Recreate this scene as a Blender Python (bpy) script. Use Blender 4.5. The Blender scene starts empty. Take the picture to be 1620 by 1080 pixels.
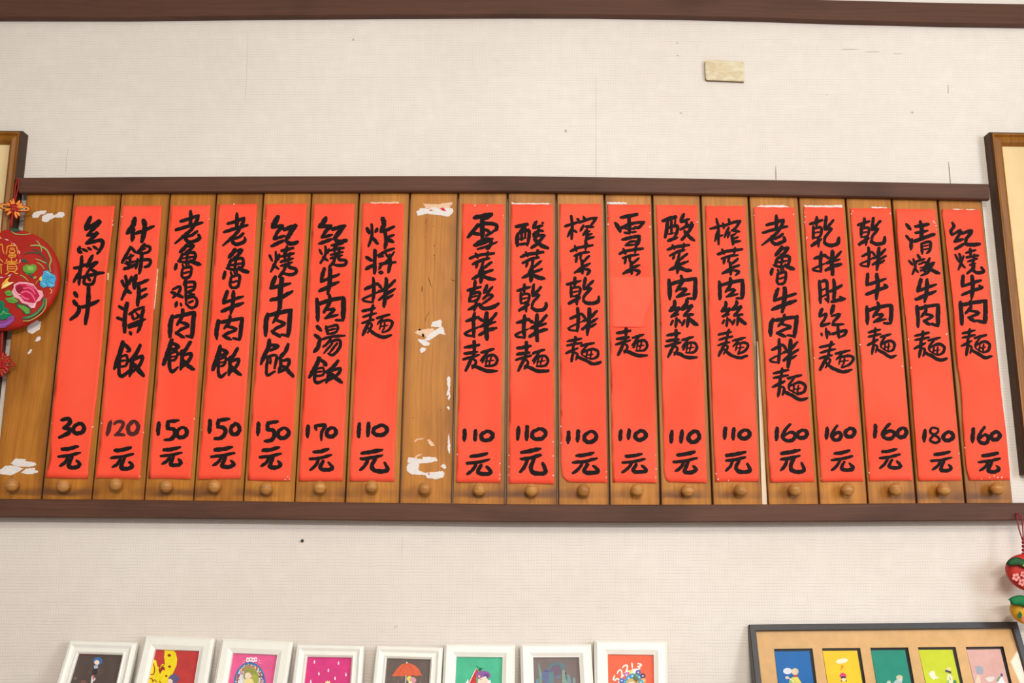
import bpy, math, random
from mathutils import Vector, Matrix
random.seed(7)
C = bpy.context.scene.collection
S = bpy.context.scene

# ------------------------------------------------------------------ camera
F = 1500.0; D = 1.80; EYE = 1.55
PITCH = math.atan(F / 7090.0); ROLL = math.radians(0.25)
cd = bpy.data.cameras.new('camera'); cam = bpy.data.objects.new('camera', cd); C.objects.link(cam)
cd.sensor_width = 36; cd.lens = F * 36 / 1620; cd.clip_start = 0.01
R = (Matrix.Rotation(math.pi/2 + PITCH, 3, 'X') @ Matrix.Rotation(ROLL, 3, 'Z'))
CP = Vector((0, -D, EYE))
cam.matrix_world = Matrix.Translation(CP) @ R.to_4x4()
S.camera = cam

# ------------------------------------------------------------------ light
S.view_settings.view_transform = 'Standard'; S.view_settings.look = 'None'
S.view_settings.gamma = 1; S.view_settings.use_curve_mapping = False
S.view_settings.exposure = 0.0
w = bpy.data.worlds.new('world'); S.world = w; w.use_nodes = True
w.node_tree.nodes['Background'].inputs[0].default_value = (0.84, 0.91, 1.0, 1)
w.node_tree.nodes['Background'].inputs[1].default_value = 0.21
def area(name, loc, target, sx, sy, power, col):
    l = bpy.data.lights.new(name, 'AREA'); l.shape = 'RECTANGLE'; l.size = sx; l.size_y = sy
    l.energy = power; l.color = col
    o = bpy.data.objects.new(name, l); C.objects.link(o); o.location = loc
    o.rotation_euler = (Vector(target) - Vector(loc)).to_track_quat('-Z', 'Y').to_euler()
    return o
area('ceiling_lamp_near', (0.35, -2.7, 3.16), (0.15, -2.45, 0), 1.3, 0.05, 41, (1.0, 0.88, 0.76))
area('ceiling_lamp_far', (0.3, -4.0, 2.66), (0.0, -2.0, 1.0), 1.4, 0.06, 70, (1.0, 0.90, 0.80))

# ------------------------------------------------------------------ helpers
def lin(c):
    return tuple(((v/255)/12.92 if v/255 <= 0.04045 else ((v/255+0.055)/1.055)**2.4) for v in c)
_m = {}
def mat(name, rgb, rough=0.6, spec=0.5, var=0.06, scale=40, bump=0.0, emit=None):
    if name in _m: return _m[name]
    m = bpy.data.materials.new(name); m.use_nodes = True; nt = m.node_tree; b = nt.nodes['Principled BSDF']
    b.inputs['Roughness'].default_value = rough; b.inputs['Specular IOR Level'].default_value = spec
    c = lin(rgb)
    n = nt.nodes.new('ShaderNodeTexNoise'); n.inputs['Scale'].default_value = scale; n.inputs['Detail'].default_value = 5
    g = nt.nodes.new('ShaderNodeNewGeometry'); nt.links.new(g.outputs['Position'], n.inputs['Vector'])
    r = nt.nodes.new('ShaderNodeValToRGB')
    r.color_ramp.elements[0].position = 0.3; r.color_ramp.elements[1].position = 0.7
    r.color_ramp.elements[0].color = tuple(v*(1-var) for v in c) + (1,)
    r.color_ramp.elements[1].color = tuple(min(1, v*(1+var)) for v in c) + (1,)
    nt.links.new(n.outputs['Fac'], r.inputs[0]); nt.links.new(r.outputs[0], b.inputs['Base Color'])
    if bump:
        bp = nt.nodes.new('ShaderNodeBump'); bp.inputs['Strength'].default_value = bump; bp.inputs['Distance'].default_value = 0.001
        n2 = nt.nodes.new('ShaderNodeTexNoise'); n2.inputs['Scale'].default_value = scale*12; nt.links.new(g.outputs['Position'], n2.inputs['Vector'])
        nt.links.new(n2.outputs['Fac'], bp.inputs['Height']); nt.links.new(bp.outputs[0], b.inputs['Normal'])
    if emit:
        b.inputs['Emission Color'].default_value = c + (1,); b.inputs['Emission Strength'].default_value = emit
    _m[name] = m
    return m
class NT:
    def __init__(s, name, rough):
        s.m = bpy.data.materials.new(name); s.m.use_nodes = True; s.nt = s.m.node_tree
        s.b = s.nt.nodes['Principled BSDF']; s.b.inputs['Roughness'].default_value = rough
        g = s.nt.nodes.new('ShaderNodeNewGeometry'); s.pos = g.outputs['Position']
        sp = s.nt.nodes.new('ShaderNodeSeparateXYZ'); s.nt.links.new(s.pos, sp.inputs[0])
        s.x, s.y, s.z = sp.outputs
    def put(s, sock, v):
        if isinstance(v, (int, float)): sock.default_value = v
        elif isinstance(v, tuple): sock.default_value = v if len(v) == 4 or sock.type == 'VECTOR' else v + (1,)
        else: s.nt.links.new(v, sock)
    def math(s, op, a, b=0.0, c=0.0, clamp=False):
        n = s.nt.nodes.new('ShaderNodeMath'); n.operation = op; n.use_clamp = clamp
        s.put(n.inputs[0], a); s.put(n.inputs[1], b); s.put(n.inputs[2], c); return n.outputs[0]
    def vec(s, x, y, z):
        n = s.nt.nodes.new('ShaderNodeCombineXYZ')
        s.put(n.inputs[0], x); s.put(n.inputs[1], y); s.put(n.inputs[2], z); return n.outputs[0]
    def noise(s, v, scale=1, detail=3, dist=0):
        n = s.nt.nodes.new('ShaderNodeTexNoise'); s.nt.links.new(v, n.inputs['Vector'])
        n.inputs['Scale'].default_value = scale; n.inputs['Detail'].default_value = detail; n.inputs['Distortion'].default_value = dist
        return n.outputs['Fac']
    def step(s, v, a, b):
        n = s.nt.nodes.new('ShaderNodeMapRange'); n.interpolation_type = 'SMOOTHSTEP'
        s.put(n.inputs[0], v); n.inputs[1].default_value = a; n.inputs[2].default_value = b; return n.outputs[0]
    def mix(s, f, a, b):
        n = s.nt.nodes.new('ShaderNodeMix'); n.data_type = 'RGBA'
        s.put(n.inputs[0], f); s.put(n.inputs[6], a); s.put(n.inputs[7], b); return n.outputs[2]
    def rand(s):
        return s.nt.nodes.new('ShaderNodeObjectInfo').outputs['Random']
    def bump(s, h, st, dist):
        n = s.nt.nodes.new('ShaderNodeBump'); n.inputs['Strength'].default_value = st; n.inputs['Distance'].default_value = dist
        s.nt.links.new(h, n.inputs['Height']); s.nt.links.new(n.outputs[0], s.b.inputs['Normal'])
    def color(s, c): s.put(s.b.inputs['Base Color'], c)

def ray(px, py):
    return R @ Vector(((px-810)/F, -(py-540)/F, -1))
def P(px, py, d=0.0):                       # point of the plane d metres in front of the wall
    r = ray(px, py); t = (D - d) / r.y
    return CP + r * t
def lean(px, py, z0, d0, tan):              # point of a plane leaning back against the wall
    r = ray(px, py)                          # y = -d0 - (z0 - z)*tan
    t = (-d0 - (z0 - CP.z)*tan - CP.y) / (r.y - r.z*tan)
    return CP + r * t
WORLD = {}
def obj(name, verts, faces, mats, parent=None, idx=None, smooth=False, origin=None):
    vs = [Vector(v) for v in verts]
    if origin is None:
        lo = [min(v[i] for v in vs) for i in range(3)]; hi = [max(v[i] for v in vs) for i in range(3)]
        origin = Vector([(lo[i]+hi[i])/2 for i in range(3)])
    me = bpy.data.meshes.new(name); me.from_pydata([v-origin for v in vs], [], faces); me.update()
    if not isinstance(mats, (list, tuple)): mats = [mats]
    for m in mats: me.materials.append(m)
    if idx: me.polygons.foreach_set('material_index', idx)
    if smooth: me.polygons.foreach_set('use_smooth', [True]*len(faces))
    o = bpy.data.objects.new(name, me); C.objects.link(o)
    if parent: o.parent = parent; o.location = origin - WORLD[parent]
    else: o.location = origin
    WORLD[o] = Vector(origin)
    return o
def thing(name, label, cat, loc, group=None):
    o = bpy.data.objects.new(name, None); C.objects.link(o); o.location = loc; o.empty_display_size = 0.05
    WORLD[o] = Vector(loc); return tag(o, label, cat, group)
def tag(o, label, cat, group=None):
    o['label'] = label; o['category'] = cat
    if group: o['group'] = group
    return o
def struct(o): o['kind'] = 'structure'; return o
def box(lo, hi):
    x0, y0, z0 = lo; x1, y1, z1 = hi
    v = [(x0,y0,z0),(x1,y0,z0),(x1,y1,z0),(x0,y1,z0),(x0,y0,z1),(x1,y0,z1),(x1,y1,z1),(x0,y1,z1)]
    f = [(0,3,2,1),(4,5,6,7),(0,1,5,4),(1,2,6,5),(2,3,7,6),(3,0,4,7)]
    return v, f
def slab(poly, n, th):                      # polygon facing the room, given thickness backwards along n
    k = len(poly); v = [Vector(p) for p in poly] + [Vector(p) - n*th for p in poly]
    f = [tuple(range(k)), tuple(range(2*k-1, k-1, -1))] + [(i, k+i, k+(i+1) % k, (i+1) % k) for i in range(k)]
    return v, f
def tube(pts, r, n=6):
    pts = [Vector(p) for p in pts]; v = []; f = []
    for i, p in enumerate(pts):
        a = pts[max(0, i-1)]; b = pts[min(len(pts)-1, i+1)]; t = (b-a)
        t = t.normalized() if t.length > 1e-9 else Vector((0,0,1))
        s = t.cross(Vector((0,1,0.02))); s.normalize(); u = s.cross(t)
        for k in range(n):
            q = 2*math.pi*k/n; v.append(p + s*math.cos(q)*r + u*math.sin(q)*r)
    for i in range(len(pts)-1):
        for k in range(n):
            f.append((i*n+k, i*n+(k+1) % n, (i+1)*n+(k+1) % n, (i+1)*n+k))
    f.append(tuple(range(n-1, -1, -1))); f.append(tuple(range((len(pts)-1)*n, len(pts)*n)))
    return v, f
def join(parts):
    V = []; Fa = []
    for v, f in parts:
        o = len(V); V += list(v); Fa += [tuple(i+o for i in q) for q in f]
    return V, Fa
def catmull(pts, sub=4):
    if len(pts) < 3:
        (x0, y0, w0), (x1, y1, w1) = pts
        return [(x0+(x1-x0)*t/6, y0+(y1-y0)*t/6, w0+(w1-w0)*t/6) for t in range(7)]
    out = []
    q = [pts[0]] + pts + [pts[-1]]
    for i in range(1, len(q)-2):
        for s in range(sub):
            t = s/sub
            out.append(tuple(0.5*((2*q[i][k]) + (-q[i-1][k]+q[i+1][k])*t + (2*q[i-1][k]-5*q[i][k]+4*q[i+1][k]-q[i+2][k])*t*t
                        + (-q[i-1][k]+3*q[i][k]-3*q[i+1][k]+q[i+2][k])*t**3) for k in range(3)))
    out.append(pts[-1]); return out
def ribbon(pts, rough=0.0, ends=(0.75, 0.7)):
    """2-D brush stroke [(x,y,w)] -> (verts2d, faces): one outline strip with rounded ends"""
    p = catmull(pts); n = len(p); L = []; Rr = []
    for i in range(n):
        a = p[max(0, i-1)]; b = p[min(n-1, i+1)]; dx = b[0]-a[0]; dy = b[1]-a[1]; l = math.hypot(dx, dy) or 1
        nx, ny = -dy/l, dx/l; t = i/(n-1)
        k = ends[0] + (1-ends[0])*min(1, t/0.22) if t < 0.22 else (ends[1] + (1-ends[1])*min(1, (1-t)/0.25) if t > 0.75 else 1)
        w = p[i][2]*0.5*k
        w1 = w*(1+random.uniform(-rough, rough)); w2 = w*(1+random.uniform(-rough, rough))
        L.append((p[i][0]+nx*w1, p[i][1]+ny*w1)); Rr.append((p[i][0]-nx*w2, p[i][1]-ny*w2))
    v = []; f = []
    for i in range(n): v += [L[i], Rr[i]]
    for i in range(n-1): f.append((2*i, 2*i+1, 2*i+3, 2*i+2))
    for (c, a, b, s) in ((p[0], L[0], Rr[0], -1), (p[-1], L[-1], Rr[-1], 1)):
        r = math.hypot(a[0]-b[0], a[1]-b[1])/2; cx, cy = (a[0]+b[0])/2, (a[1]+b[1])/2
        a0 = math.atan2(a[1]-cy, a[0]-cx); o = len(v); K = 5
        for k in range(K+1):
            q = a0 - s*math.pi*k/K
            rr = r*(1 + (random.uniform(-rough, rough)*1.2 if 0 < k < K else 0))
            v.append((cx+math.cos(q)*rr, cy+math.sin(q)*rr))
        f.append(tuple(range(o, o+K+1)))
    return v, f
def ordered(V, f):                          # make a flat face look toward the room (-y)
    a = Vector((0,0,0))
    for i in range(1, len(f)-1): a += (V[f[i]]-V[f[0]]).cross(V[f[i+1]]-V[f[0]])
    return f if a.y < 0 else tuple(reversed(f))
def flat_art(name, shapes, fn, parent, step=0.00008):
    """shapes: (rgb, [(x,y)...]) filled polygon or (rgb, w, [(x,y)...]) stroke, laid on a printed surface by fn(x,y,raise)"""
    V = []; Fc = []; idx = []; mats = []; names = {}
    for i, s in enumerate(shapes):
        key = s[0]
        if key not in names:
            names[key] = len(mats); mats.append(mat('print_%02x%02x%02x' % key, key, 0.55, 0.3, 0.07, 120))
        h = 0.0002 + step*i; o = len(V)
        if len(s) == 2:
            V += [fn(x, y, h) for x, y in s[1]]; nf = [tuple(range(o, o+len(s[1])))]
        else:
            v2, f2 = ribbon([(x, y, s[1]) for x, y in s[2]])
            V += [fn(x, y, h) for x, y in v2]; nf = [tuple(k+o for k in q) for q in f2]
        for q in nf: Fc.append(ordered(V, q)); idx.append(names[key])
    return obj(name, V, Fc, mats, parent, idx)
def ell(cx, cy, rx, ry, n=14, a0=0, a1=360, rot=0):
    rot = math.radians(rot); o = []
    for k in range(n + (0 if a1-a0 >= 360 else 1)):
        q = math.radians(a0 + (a1-a0)*k/n); x = rx*math.cos(q); y = ry*math.sin(q)
        o.append((cx+x*math.cos(rot)-y*math.sin(rot), cy+x*math.sin(rot)+y*math.cos(rot)))
    return o

# ------------------------------------------------------------------ surface materials
def wallpaper():
    t = NT('woven_wallpaper', 0.62)
    jx = t.noise(t.vec(t.math('MULTIPLY', t.x, 9), 0, t.math('MULTIPLY', t.z, 30)), 1, 2)
    jz = t.noise(t.vec(t.math('MULTIPLY', t.x, 30), 3, t.math('MULTIPLY', t.z, 9)), 1, 2)
    def lines(c, j, p):
        a = t.math('ADD', t.math('MULTIPLY', c, 2*math.pi/p), t.math('MULTIPLY', j, 4.5))
        return t.step(t.math('SINE', a), 0.35, 1.0)
    h = t.math('MULTIPLY', lines(t.z, jz, 0.0056), t.step(t.noise(t.vec(t.math('MULTIPLY', t.x, 22), 1, t.math('MULTIPLY', t.z, 55)), 1, 2), 0.22, 0.62))
    v = t.math('MULTIPLY', lines(t.x, jx, 0.0047), t.step(t.noise(t.vec(t.math('MULTIPLY', t.x, 55), 7, t.math('MULTIPLY', t.z, 22)), 1, 2), 0.25, 0.62))
    big = t.noise(t.vec(t.math('MULTIPLY', t.x, 1.3), 0, t.math('MULTIPLY', t.z, 2)), 1, 3)
    g = t.math('MAXIMUM', h, t.math('MULTIPLY', v, 0.8))
    base = t.mix(t.step(big, 0.35, 0.68), lin((229, 219, 210)), lin((237, 229, 221)))
    fine = t.noise(t.vec(t.math('MULTIPLY', t.x, 400), 0, t.math('MULTIPLY', t.z, 400)), 1, 2)
    c = t.mix(t.math('MULTIPLY', g, 0.25), base, lin((176, 163, 150)))
    smudge = t.step(t.noise(t.vec(t.math('MULTIPLY', t.x, 14), 9, t.math('MULTIPLY', t.z, 40)), 1, 4), 0.66, 0.8)
    c = t.mix(t.math('MULTIPLY', smudge, 0.12), c, lin((150, 135, 125)))
    t.color(c)
    t.bump(t.math('SUBTRACT', t.math('MULTIPLY', fine, 0.15), g), 0.38, 0.0006)
    return t.m
def wood(name, dark, mid, light, stain=False, axis='z', rough=0.42, gs=1.0):
    t = NT(name, rough); t.b.inputs['Specular IOR Level'].default_value = 0.28; r = t.math('MULTIPLY', t.rand(), 40)
    a, b = (t.x, t.z) if axis == 'z' else (t.z, t.x)
    wob = t.noise(t.vec(t.math('MULTIPLY', a, 9*gs), r, t.math('MULTIPLY', b, 2.5*gs)), 1, 2)
    aa = t.math('ADD', t.math('MULTIPLY', a, 190*gs), t.math('MULTIPLY', wob, 9))
    g1 = t.noise(t.vec(aa, r, t.math('MULTIPLY', b, 3.2*gs)), 1, 4)
    g2 = t.noise(t.vec(t.math('MULTIPLY', a, 900*gs), r, t.math('MULTIPLY', b, 22*gs)), 1, 2)
    g3 = t.noise(t.vec(t.math('MULTIPLY', a, 14*gs), r, t.math('MULTIPLY', b, 5*gs)), 1, 3)
    c = t.mix(t.step(g1, 0.25, 0.75), lin(mid), lin(light))
    c = t.mix(t.math('MULTIPLY', t.step(g3, 0.45, 0.75), 0.55), c, lin(dark))
    c = t.mix(t.math('MULTIPLY', t.step(g2, 0.45, 0.72), 0.22), c, lin(dark))
    pr = t.math('MULTIPLY', t.rand(), 0.26)
    c = t.mix(pr, c, lin(dark))
    if stain:                                # old grime band left by hands and the rail, just above the lower rail
        zz = t.math('ADD', t.z, t.math('MULTIPLY', t.noise(t.vec(t.math('MULTIPLY', t.x, 25), 2, t.math('MULTIPLY', t.z, 60)), 1, 3), 0.012))
        zs = P(810, 783, 0.022).z + 0.006
        band = t.math('MULTIPLY', t.step(zz, zs-0.008, zs-0.001), t.math('SUBTRACT', 1, t.step(zz, zs+0.002, zs+0.016)))
        patch = t.step(t.noise(t.vec(t.math('MULTIPLY', t.x, 9), 5, t.math('MULTIPLY', t.z, 4)), 1, 3), 0.36, 0.62)
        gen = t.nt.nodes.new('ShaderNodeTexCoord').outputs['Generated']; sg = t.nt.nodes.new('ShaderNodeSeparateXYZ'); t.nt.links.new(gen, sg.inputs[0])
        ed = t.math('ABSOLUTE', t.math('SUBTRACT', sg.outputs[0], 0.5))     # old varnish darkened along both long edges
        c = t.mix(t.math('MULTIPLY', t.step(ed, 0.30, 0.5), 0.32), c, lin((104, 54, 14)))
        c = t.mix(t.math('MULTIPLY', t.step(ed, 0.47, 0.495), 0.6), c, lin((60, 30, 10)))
        c = t.mix(t.math('MULTIPLY', t.math('MULTIPLY', band, patch), 0.7), c, lin((82, 52, 40)))
        sp = t.step(t.noise(t.vec(t.math('MULTIPLY', t.x, 260), r, t.math('MULTIPLY', t.z, 200)), 1, 1), 0.79, 0.83)
        c = t.mix(t.math('MULTIPLY', sp, 0.7), c, lin((70, 42, 22)))
    t.color(c); t.bump(g2, 0.18, 0.0004)
    return t.m
M_WALL = wallpaper()
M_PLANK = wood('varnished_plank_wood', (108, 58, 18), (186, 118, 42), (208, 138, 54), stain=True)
M_KNOB = wood('turned_knob_wood', (120, 72, 30), (178, 118, 58), (208, 152, 86), axis='x', gs=1.6, rough=0.35)
M_RAIL = wood('dark_painted_rail', (56, 34, 26), (92, 59, 45), (104, 69, 53), axis='x', rough=0.6)
M_FRAME = wood('brown_moulding_wood', (84, 46, 12), (132, 80, 22), (162, 104, 34), rough=0.38)
M_FRAMESIDE = wood('dark_moulding_edge', (46, 26, 12), (72, 42, 20), (84, 50, 24), rough=0.5)
def paper_red():
    t = NT('red_paper', 0.75); t.b.inputs['Specular IOR Level'].default_value = 0.2
    n = t.noise(t.vec(t.math('MULTIPLY', t.x, 10), t.math('MULTIPLY', t.rand(), 30), t.math('MULTIPLY', t.z, 6)), 1, 3)
    f = t.noise(t.vec(t.math('MULTIPLY', t.x, 700), 0, t.math('MULTIPLY', t.z, 700)), 1, 2)
    c = t.mix(t.step(n, 0.3, 0.7), (1.0, 0.084, 0.040), (1.0, 0.108, 0.056))
    c = t.mix(t.math('MULTIPLY', t.step(f, 0.5, 0.8), 0.2), c, (1.0, 0.17, 0.10))
    t.color(c)
    cr = t.noise(t.vec(t.math('MULTIPLY', t.x, 14), t.math('MULTIPLY', t.rand(), 9), t.math('MULTIPLY', t.z, 30)), 1, 3)
    t.bump(t.math('ADD', t.math('MULTIPLY', cr, 3), t.math('MULTIPLY', f, 0.2)), 0.25, 0.001)
    return t.m
M_RED = paper_red()
M_INK = mat('black_ink', (31, 24, 25), 0.75, 0.12, 0.25, 200)
M_INKTHIN = mat('worn_black_ink', (74, 30, 27), 0.55, 0.3, 0.75, 420)
M_TORN = mat('torn_white_paper', (240, 232, 228), 0.85, 0.2, 0.06, 300, 0.6)
M_TORNPINK = mat('torn_pinkish_paper', (235, 196, 165), 0.85, 0.2, 0.08, 200, 0.4)
M_TORNRED = mat('torn_red_scrap', (215, 50, 60), 0.8, 0.2, 0.05, 100)
M_WHITE = mat('white_frame_lacquer', (238, 236, 228), 0.35, 0.5, 0.02, 60)
M_BLACK = mat('black_frame_lacquer', (46, 42, 44), 0.4, 0.5, 0.15, 200)
M_MAT = mat('kraft_mount_board', (222, 182, 130), 0.8, 0.2, 0.06, 60)
M_PLATE = mat('yellowed_plastic', (212, 198, 160), 0.4, 0.5, 0.07, 60)
M_BEIGE = mat('beige_mount_board', (232, 205, 155), 0.8, 0.2, 0.05, 14)
M_CORD = mat('red_cord', (170, 28, 32), 0.7, 0.3, 0.2, 400)
M_ORANGE = mat('orange_cord', (244, 160, 60), 0.65, 0.3, 0.12, 400)

# ------------------------------------------------------------------ the setting
H_CEIL = 3.25
v, f = box((-3.2, 0, 0), (3.2, 0.12, H_CEIL+0.3)); wall = struct(obj('wall_back', v, f, M_WALL))
v, f = box((-3.2, -4.2, -0.05), (3.2, 0, 0)); struct(obj('floor', v, f, mat('floor_tile', (150, 135, 120), 0.4, 0.5, 0.1, 6)))
v, f = box((-3.2, -4.2, H_CEIL), (3.2, 0, H_CEIL+0.05)); struct(obj('ceiling', v, f, mat('ceiling_paint', (225, 232, 222), 0.8, 0.3, 0.03, 9)))

v, f = box((2.15, -4.2, 0), (2.27, 0, H_CEIL)); struct(obj('wall_right', v, f, M_WALL))

def sweep(name, top, bot, profile, m, parent=None):
    """long rail: top/bottom pixel lines of its front face; profile: (fraction down the face, depth from wall)"""
    V = []; n = len(top); k = len(profile)
    dF = max(p[1] for p in profile)
    for (x, yt), (x2, yb) in zip(top, bot):
        a = P(x, yt, dF); b = P(x2, yb, dF)
        for fr, d in profile:
            q = a.lerp(b, fr); V.append(Vector((q.x, -d, q.z)))
    Fc = []
    for i in range(n-1):
        for j in range(k):
            Fc.append((i*k+j, i*k+(j+1) % k, (i+1)*k+(j+1) % k, (i+1)*k+j))
    Fc.append(tuple(range(k))[::-1]); Fc.append(tuple(range((n-1)*k, n*k)))
    return obj(name, V, Fc, m, parent)
tb = [(-60,33),(0,32),(200,32.3),(405,30),(610,28.3),(810,27.5),(940,27.8),(1080,30),(1215,33.3),(1300,36.3),(1500,41.3),(1620,43),(1700,44)]
tb = [(x, y-4.6) for x, y in tb]
tt = [(x, y-32.3) for x, y in tb]
tr = struct(sweep('trim_1', tt, tb, [(0, 0.015), (0, 0.0), (1, 0.0), (1, 0.014), (0.97, 0.016), (0.03, 0.016)], M_RAIL))
# wallpaper seams: thin opened joints
def seam(pts, m=None):
    V = []; Fc = []
    for i, (x, y, wd) in enumerate(pts):
        V += [P(x-wd/2, y, 0.0003), P(x+wd/2, y, 0.0003)]
    for i in range(len(pts)-1): Fc.append(ordered(V, (2*i, 2*i+1, 2*i+3, 2*i+2)))
    obj('wallpaper_seam', V, Fc, m or mat('seam_gap', (128, 112, 102), 0.9, 0.1, 0.1, 80), wall)
FAINT = mat('faint_seam_line', (196, 182, 168), 0.9, 0.1, 0.1, 80)
def scuff(cx, cy, rx, ry, m):
    V = [P(cx+rx*math.cos(k*0.785)*random.uniform(.6, 1.2), cy+ry*math.sin(k*0.785)*random.uniform(.6, 1.2), 0.0003) for k in range(8)]
    obj('scuff_mark', V, [ordered(V, tuple(range(8)))], m, wall)
for q in ((1443,178,3,2),(1072,88,3,1),(1077,179,2,1.5),(1071,68,1.5,1.5),(895,207,2,3),(559,23+40,2,2),(1308,150,1,1),(1345,78,18,.8),(1380,82,14,.7),(1420,85,10,.7),(625,992,.7,2),(628,990,.8,2),(1500,141,1,8)):
    scuff(*q, mat('scuffed_paper', (190, 176, 164), 0.8, 0.2, 0.3, 900))
seam([(1227, 262, .4), (1227.3, 272, 1.1), (1227.6, 284, 1.2)])
seam([(1500.5, 256, .4), (1501.5, 266, 1.2), (1503.5, 290, 1.2)])
seam([(392, 55, .3), (390, 120, .5), (388, 160, .3)], FAINT)
seam([(943, 120, .3), (943, 200, .5), (943, 279, .6)], FAINT)
seam([(108, 232, .3), (105, 252, .8), (104, 275, .5)], FAINT)
seam([(636.5, 850, .3), (636, 866, .7), (635.5, 882, .3)], FAINT)

# ------------------------------------------------------------------ menu rails
xs = [-80, 0, 200, 405, 610, 810, 1010, 1215, 1400, 1565, 1620, 1700]
def interp(tab, x):
    for (a, b) in zip(tab, tab[1:]):
        if x <= b[0]: return a[1] + (b[1]-a[1])*(x-a[0])/(b[0]-a[0])
    return tab[-1][1]
T1 = [(25,280.5),(200,279.4),(405,278.5),(610,277.7),(810,277.8),(1010,280.3),(1215,284),(1400,287.5),(1564,290.6)]
T2 = [(30,304.6),(200,304),(405,303),(610,302.3),(810,302.6),(1010,305),(1215,308.4),(1400,312),(1566,315.4)]
RD = 0.034; PD = 0.021                                  # rail front depth, plank front depth
prof = [(0.05, RD), (0, RD-0.002), (0, 0.001), (0.55, 0.001), (0.55, PD+0.0025), (1, PD+0.0025), (1, RD-0.0025), (0.94, RD)]
t = sweep('menu_rail', T1, T2, prof, M_RAIL)
tag(t, 'upper dark brown wooden rail holding the tops of the menu planks', 'rail', 'rails of the menu board')
obj('nail', *tube([P(1563, 296, RD-0.004), P(1567, 293, RD), P(1569.5, 292.5, RD+0.001)], 0.0009), mat('black_iron', (30, 26, 24), 0.5), t)
B1 = [(-80,787.3),(0,788.7),(200,790),(405,792.6),(610,795),(810,797.2),(1010,798),(1215,797.4),(1400,796),(1620,795),(1700,794.6)]
B2 = [(-80,816.5),(0,817.6),(200,819),(405,821),(610,823.4),(810,825.5),(1010,826),(1215,825.3),(1400,824.2),(1620,822.7),(1700,822)]
prof = [(0.06, RD), (0, RD-0.0025), (0, PD+0.0025), (0.45, PD+0.0025), (0.45, 0.001), (1, 0.001), (1, RD-0.002), (0.95, RD)]
b = sweep('menu_rail', B1, B2, prof, M_RAIL)
tag(b, 'lower dark brown wooden rail under the row of knobs', 'rail', 'rails of the menu board')

# ------------------------------------------------------------------ planks with knobs
TOPX = [41,116,191.5,269,342.5,417,493,568,648.7,725,803,880,956,1031.7,1108,1184,1262.5,1337,1410,1482.5,1554]
BOTX = [-12,65,144.5,227.5,305.5,384.5,465.7,545.5,631.7,715,799.5,882.5,964,1045,1127,1212,1296,1373,1450,1527.5,1603]
BOTR = {14: 1206.5}; BOTL = {15: 1215}
KN = [(18.7,767),(100,768),(182.5,766),(262.7,768.7),(338.7,768.7),(421,772),(505.5,770.5),(588,769),(672,772.5),(758,773.5),(840.5,775),
      (923,775),(1008,775),(1088,775),(1172,774.5),(1258,774),(1341,774),(1417,774),(1493,774),(1577.5,772.5)]
def xat(a, b, y): return a + (b-a)*(y-308)/482.0
PLANKS = []
for i in range(20):
    dep = PD + random.uniform(-0.0008, 0.0012)
    bl = BOTL.get(i, BOTX[i]); br = BOTR.get(i, BOTX[i+1])
    yt, yb = 298, 802 if i < 3 else 806
    gl, gr = (0.8, 0.8) if i < 7 else (1.1, 1.1)
    q = lambda x0, x1, y, g, d: P(xat(x0, x1, y)+g, y, d)
    fr = [q(TOPX[i], bl, yt, gl+1.1, dep), q(TOPX[i], bl, yb, gl+1.1, dep), q(TOPX[i+1], br, yb, -gr-1.1, dep), q(TOPX[i+1], br, yt, -gr-1.1, dep)]
    md = [q(TOPX[i], bl, yt, gl, dep), q(TOPX[i], bl, yb, gl, dep), q(TOPX[i+1], br, yb, -gr, dep), q(TOPX[i+1], br, yt, -gr, dep)]
    V = fr + [Vector((p.x, -(dep-0.0014), p.z)) for p in md] + [Vector((p.x, -0.003, p.z)) for p in md]
    Fc = [(0,1,2,3)] + [(k, 4+k, 4+(k+1) % 4, (k+1) % 4) for k in range(4)] + [(4+k, 8+k, 8+(k+1) % 4, 4+(k+1) % 4) for k in range(4)] + [(11,10,9,8)]
    base = (md[1]+md[2])/2
    th = thing('menu_plank', '', 'plank', Vector((base.x, -dep/2, base.z)), 'sliding wooden menu planks')
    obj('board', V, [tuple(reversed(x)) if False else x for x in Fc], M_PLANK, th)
    # knob: turned ball on a short neck
    hd = 0.0175; kc = P(KN[i][0], KN[i][1], dep+hd); rr = 0.0119
    prof2 = [(0, -hd+0.0003), (0.0066, -hd+0.0003), (0.0062, -hd+0.004), (0.0060, -hd+0.006)]
    a0 = -0.9
    prof2 += [(rr*math.cos(a), rr*0.92*math.sin(a)) for a in [a0 + (math.pi/2 - a0)*k/12 for k in range(13)]]
    V = []; Fc = []; n = 24
    for r_, h in prof2:
        for k in range(n):
            q_ = 2*math.pi*k/n; V.append(Vector((kc.x + r_*math.cos(q_), kc.y - h, kc.z + r_*math.sin(q_))))
    for j in range(len(prof2)-1):
        for k in range(n): Fc.append((j*n+k, (j+1)*n+k, (j+1)*n+(k+1) % n, j*n+(k+1) % n))
    obj('knob', V, [tuple(reversed(x)) for x in Fc], M_KNOB, th, smooth=True)
    PLANKS.append((th, dep))

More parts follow.
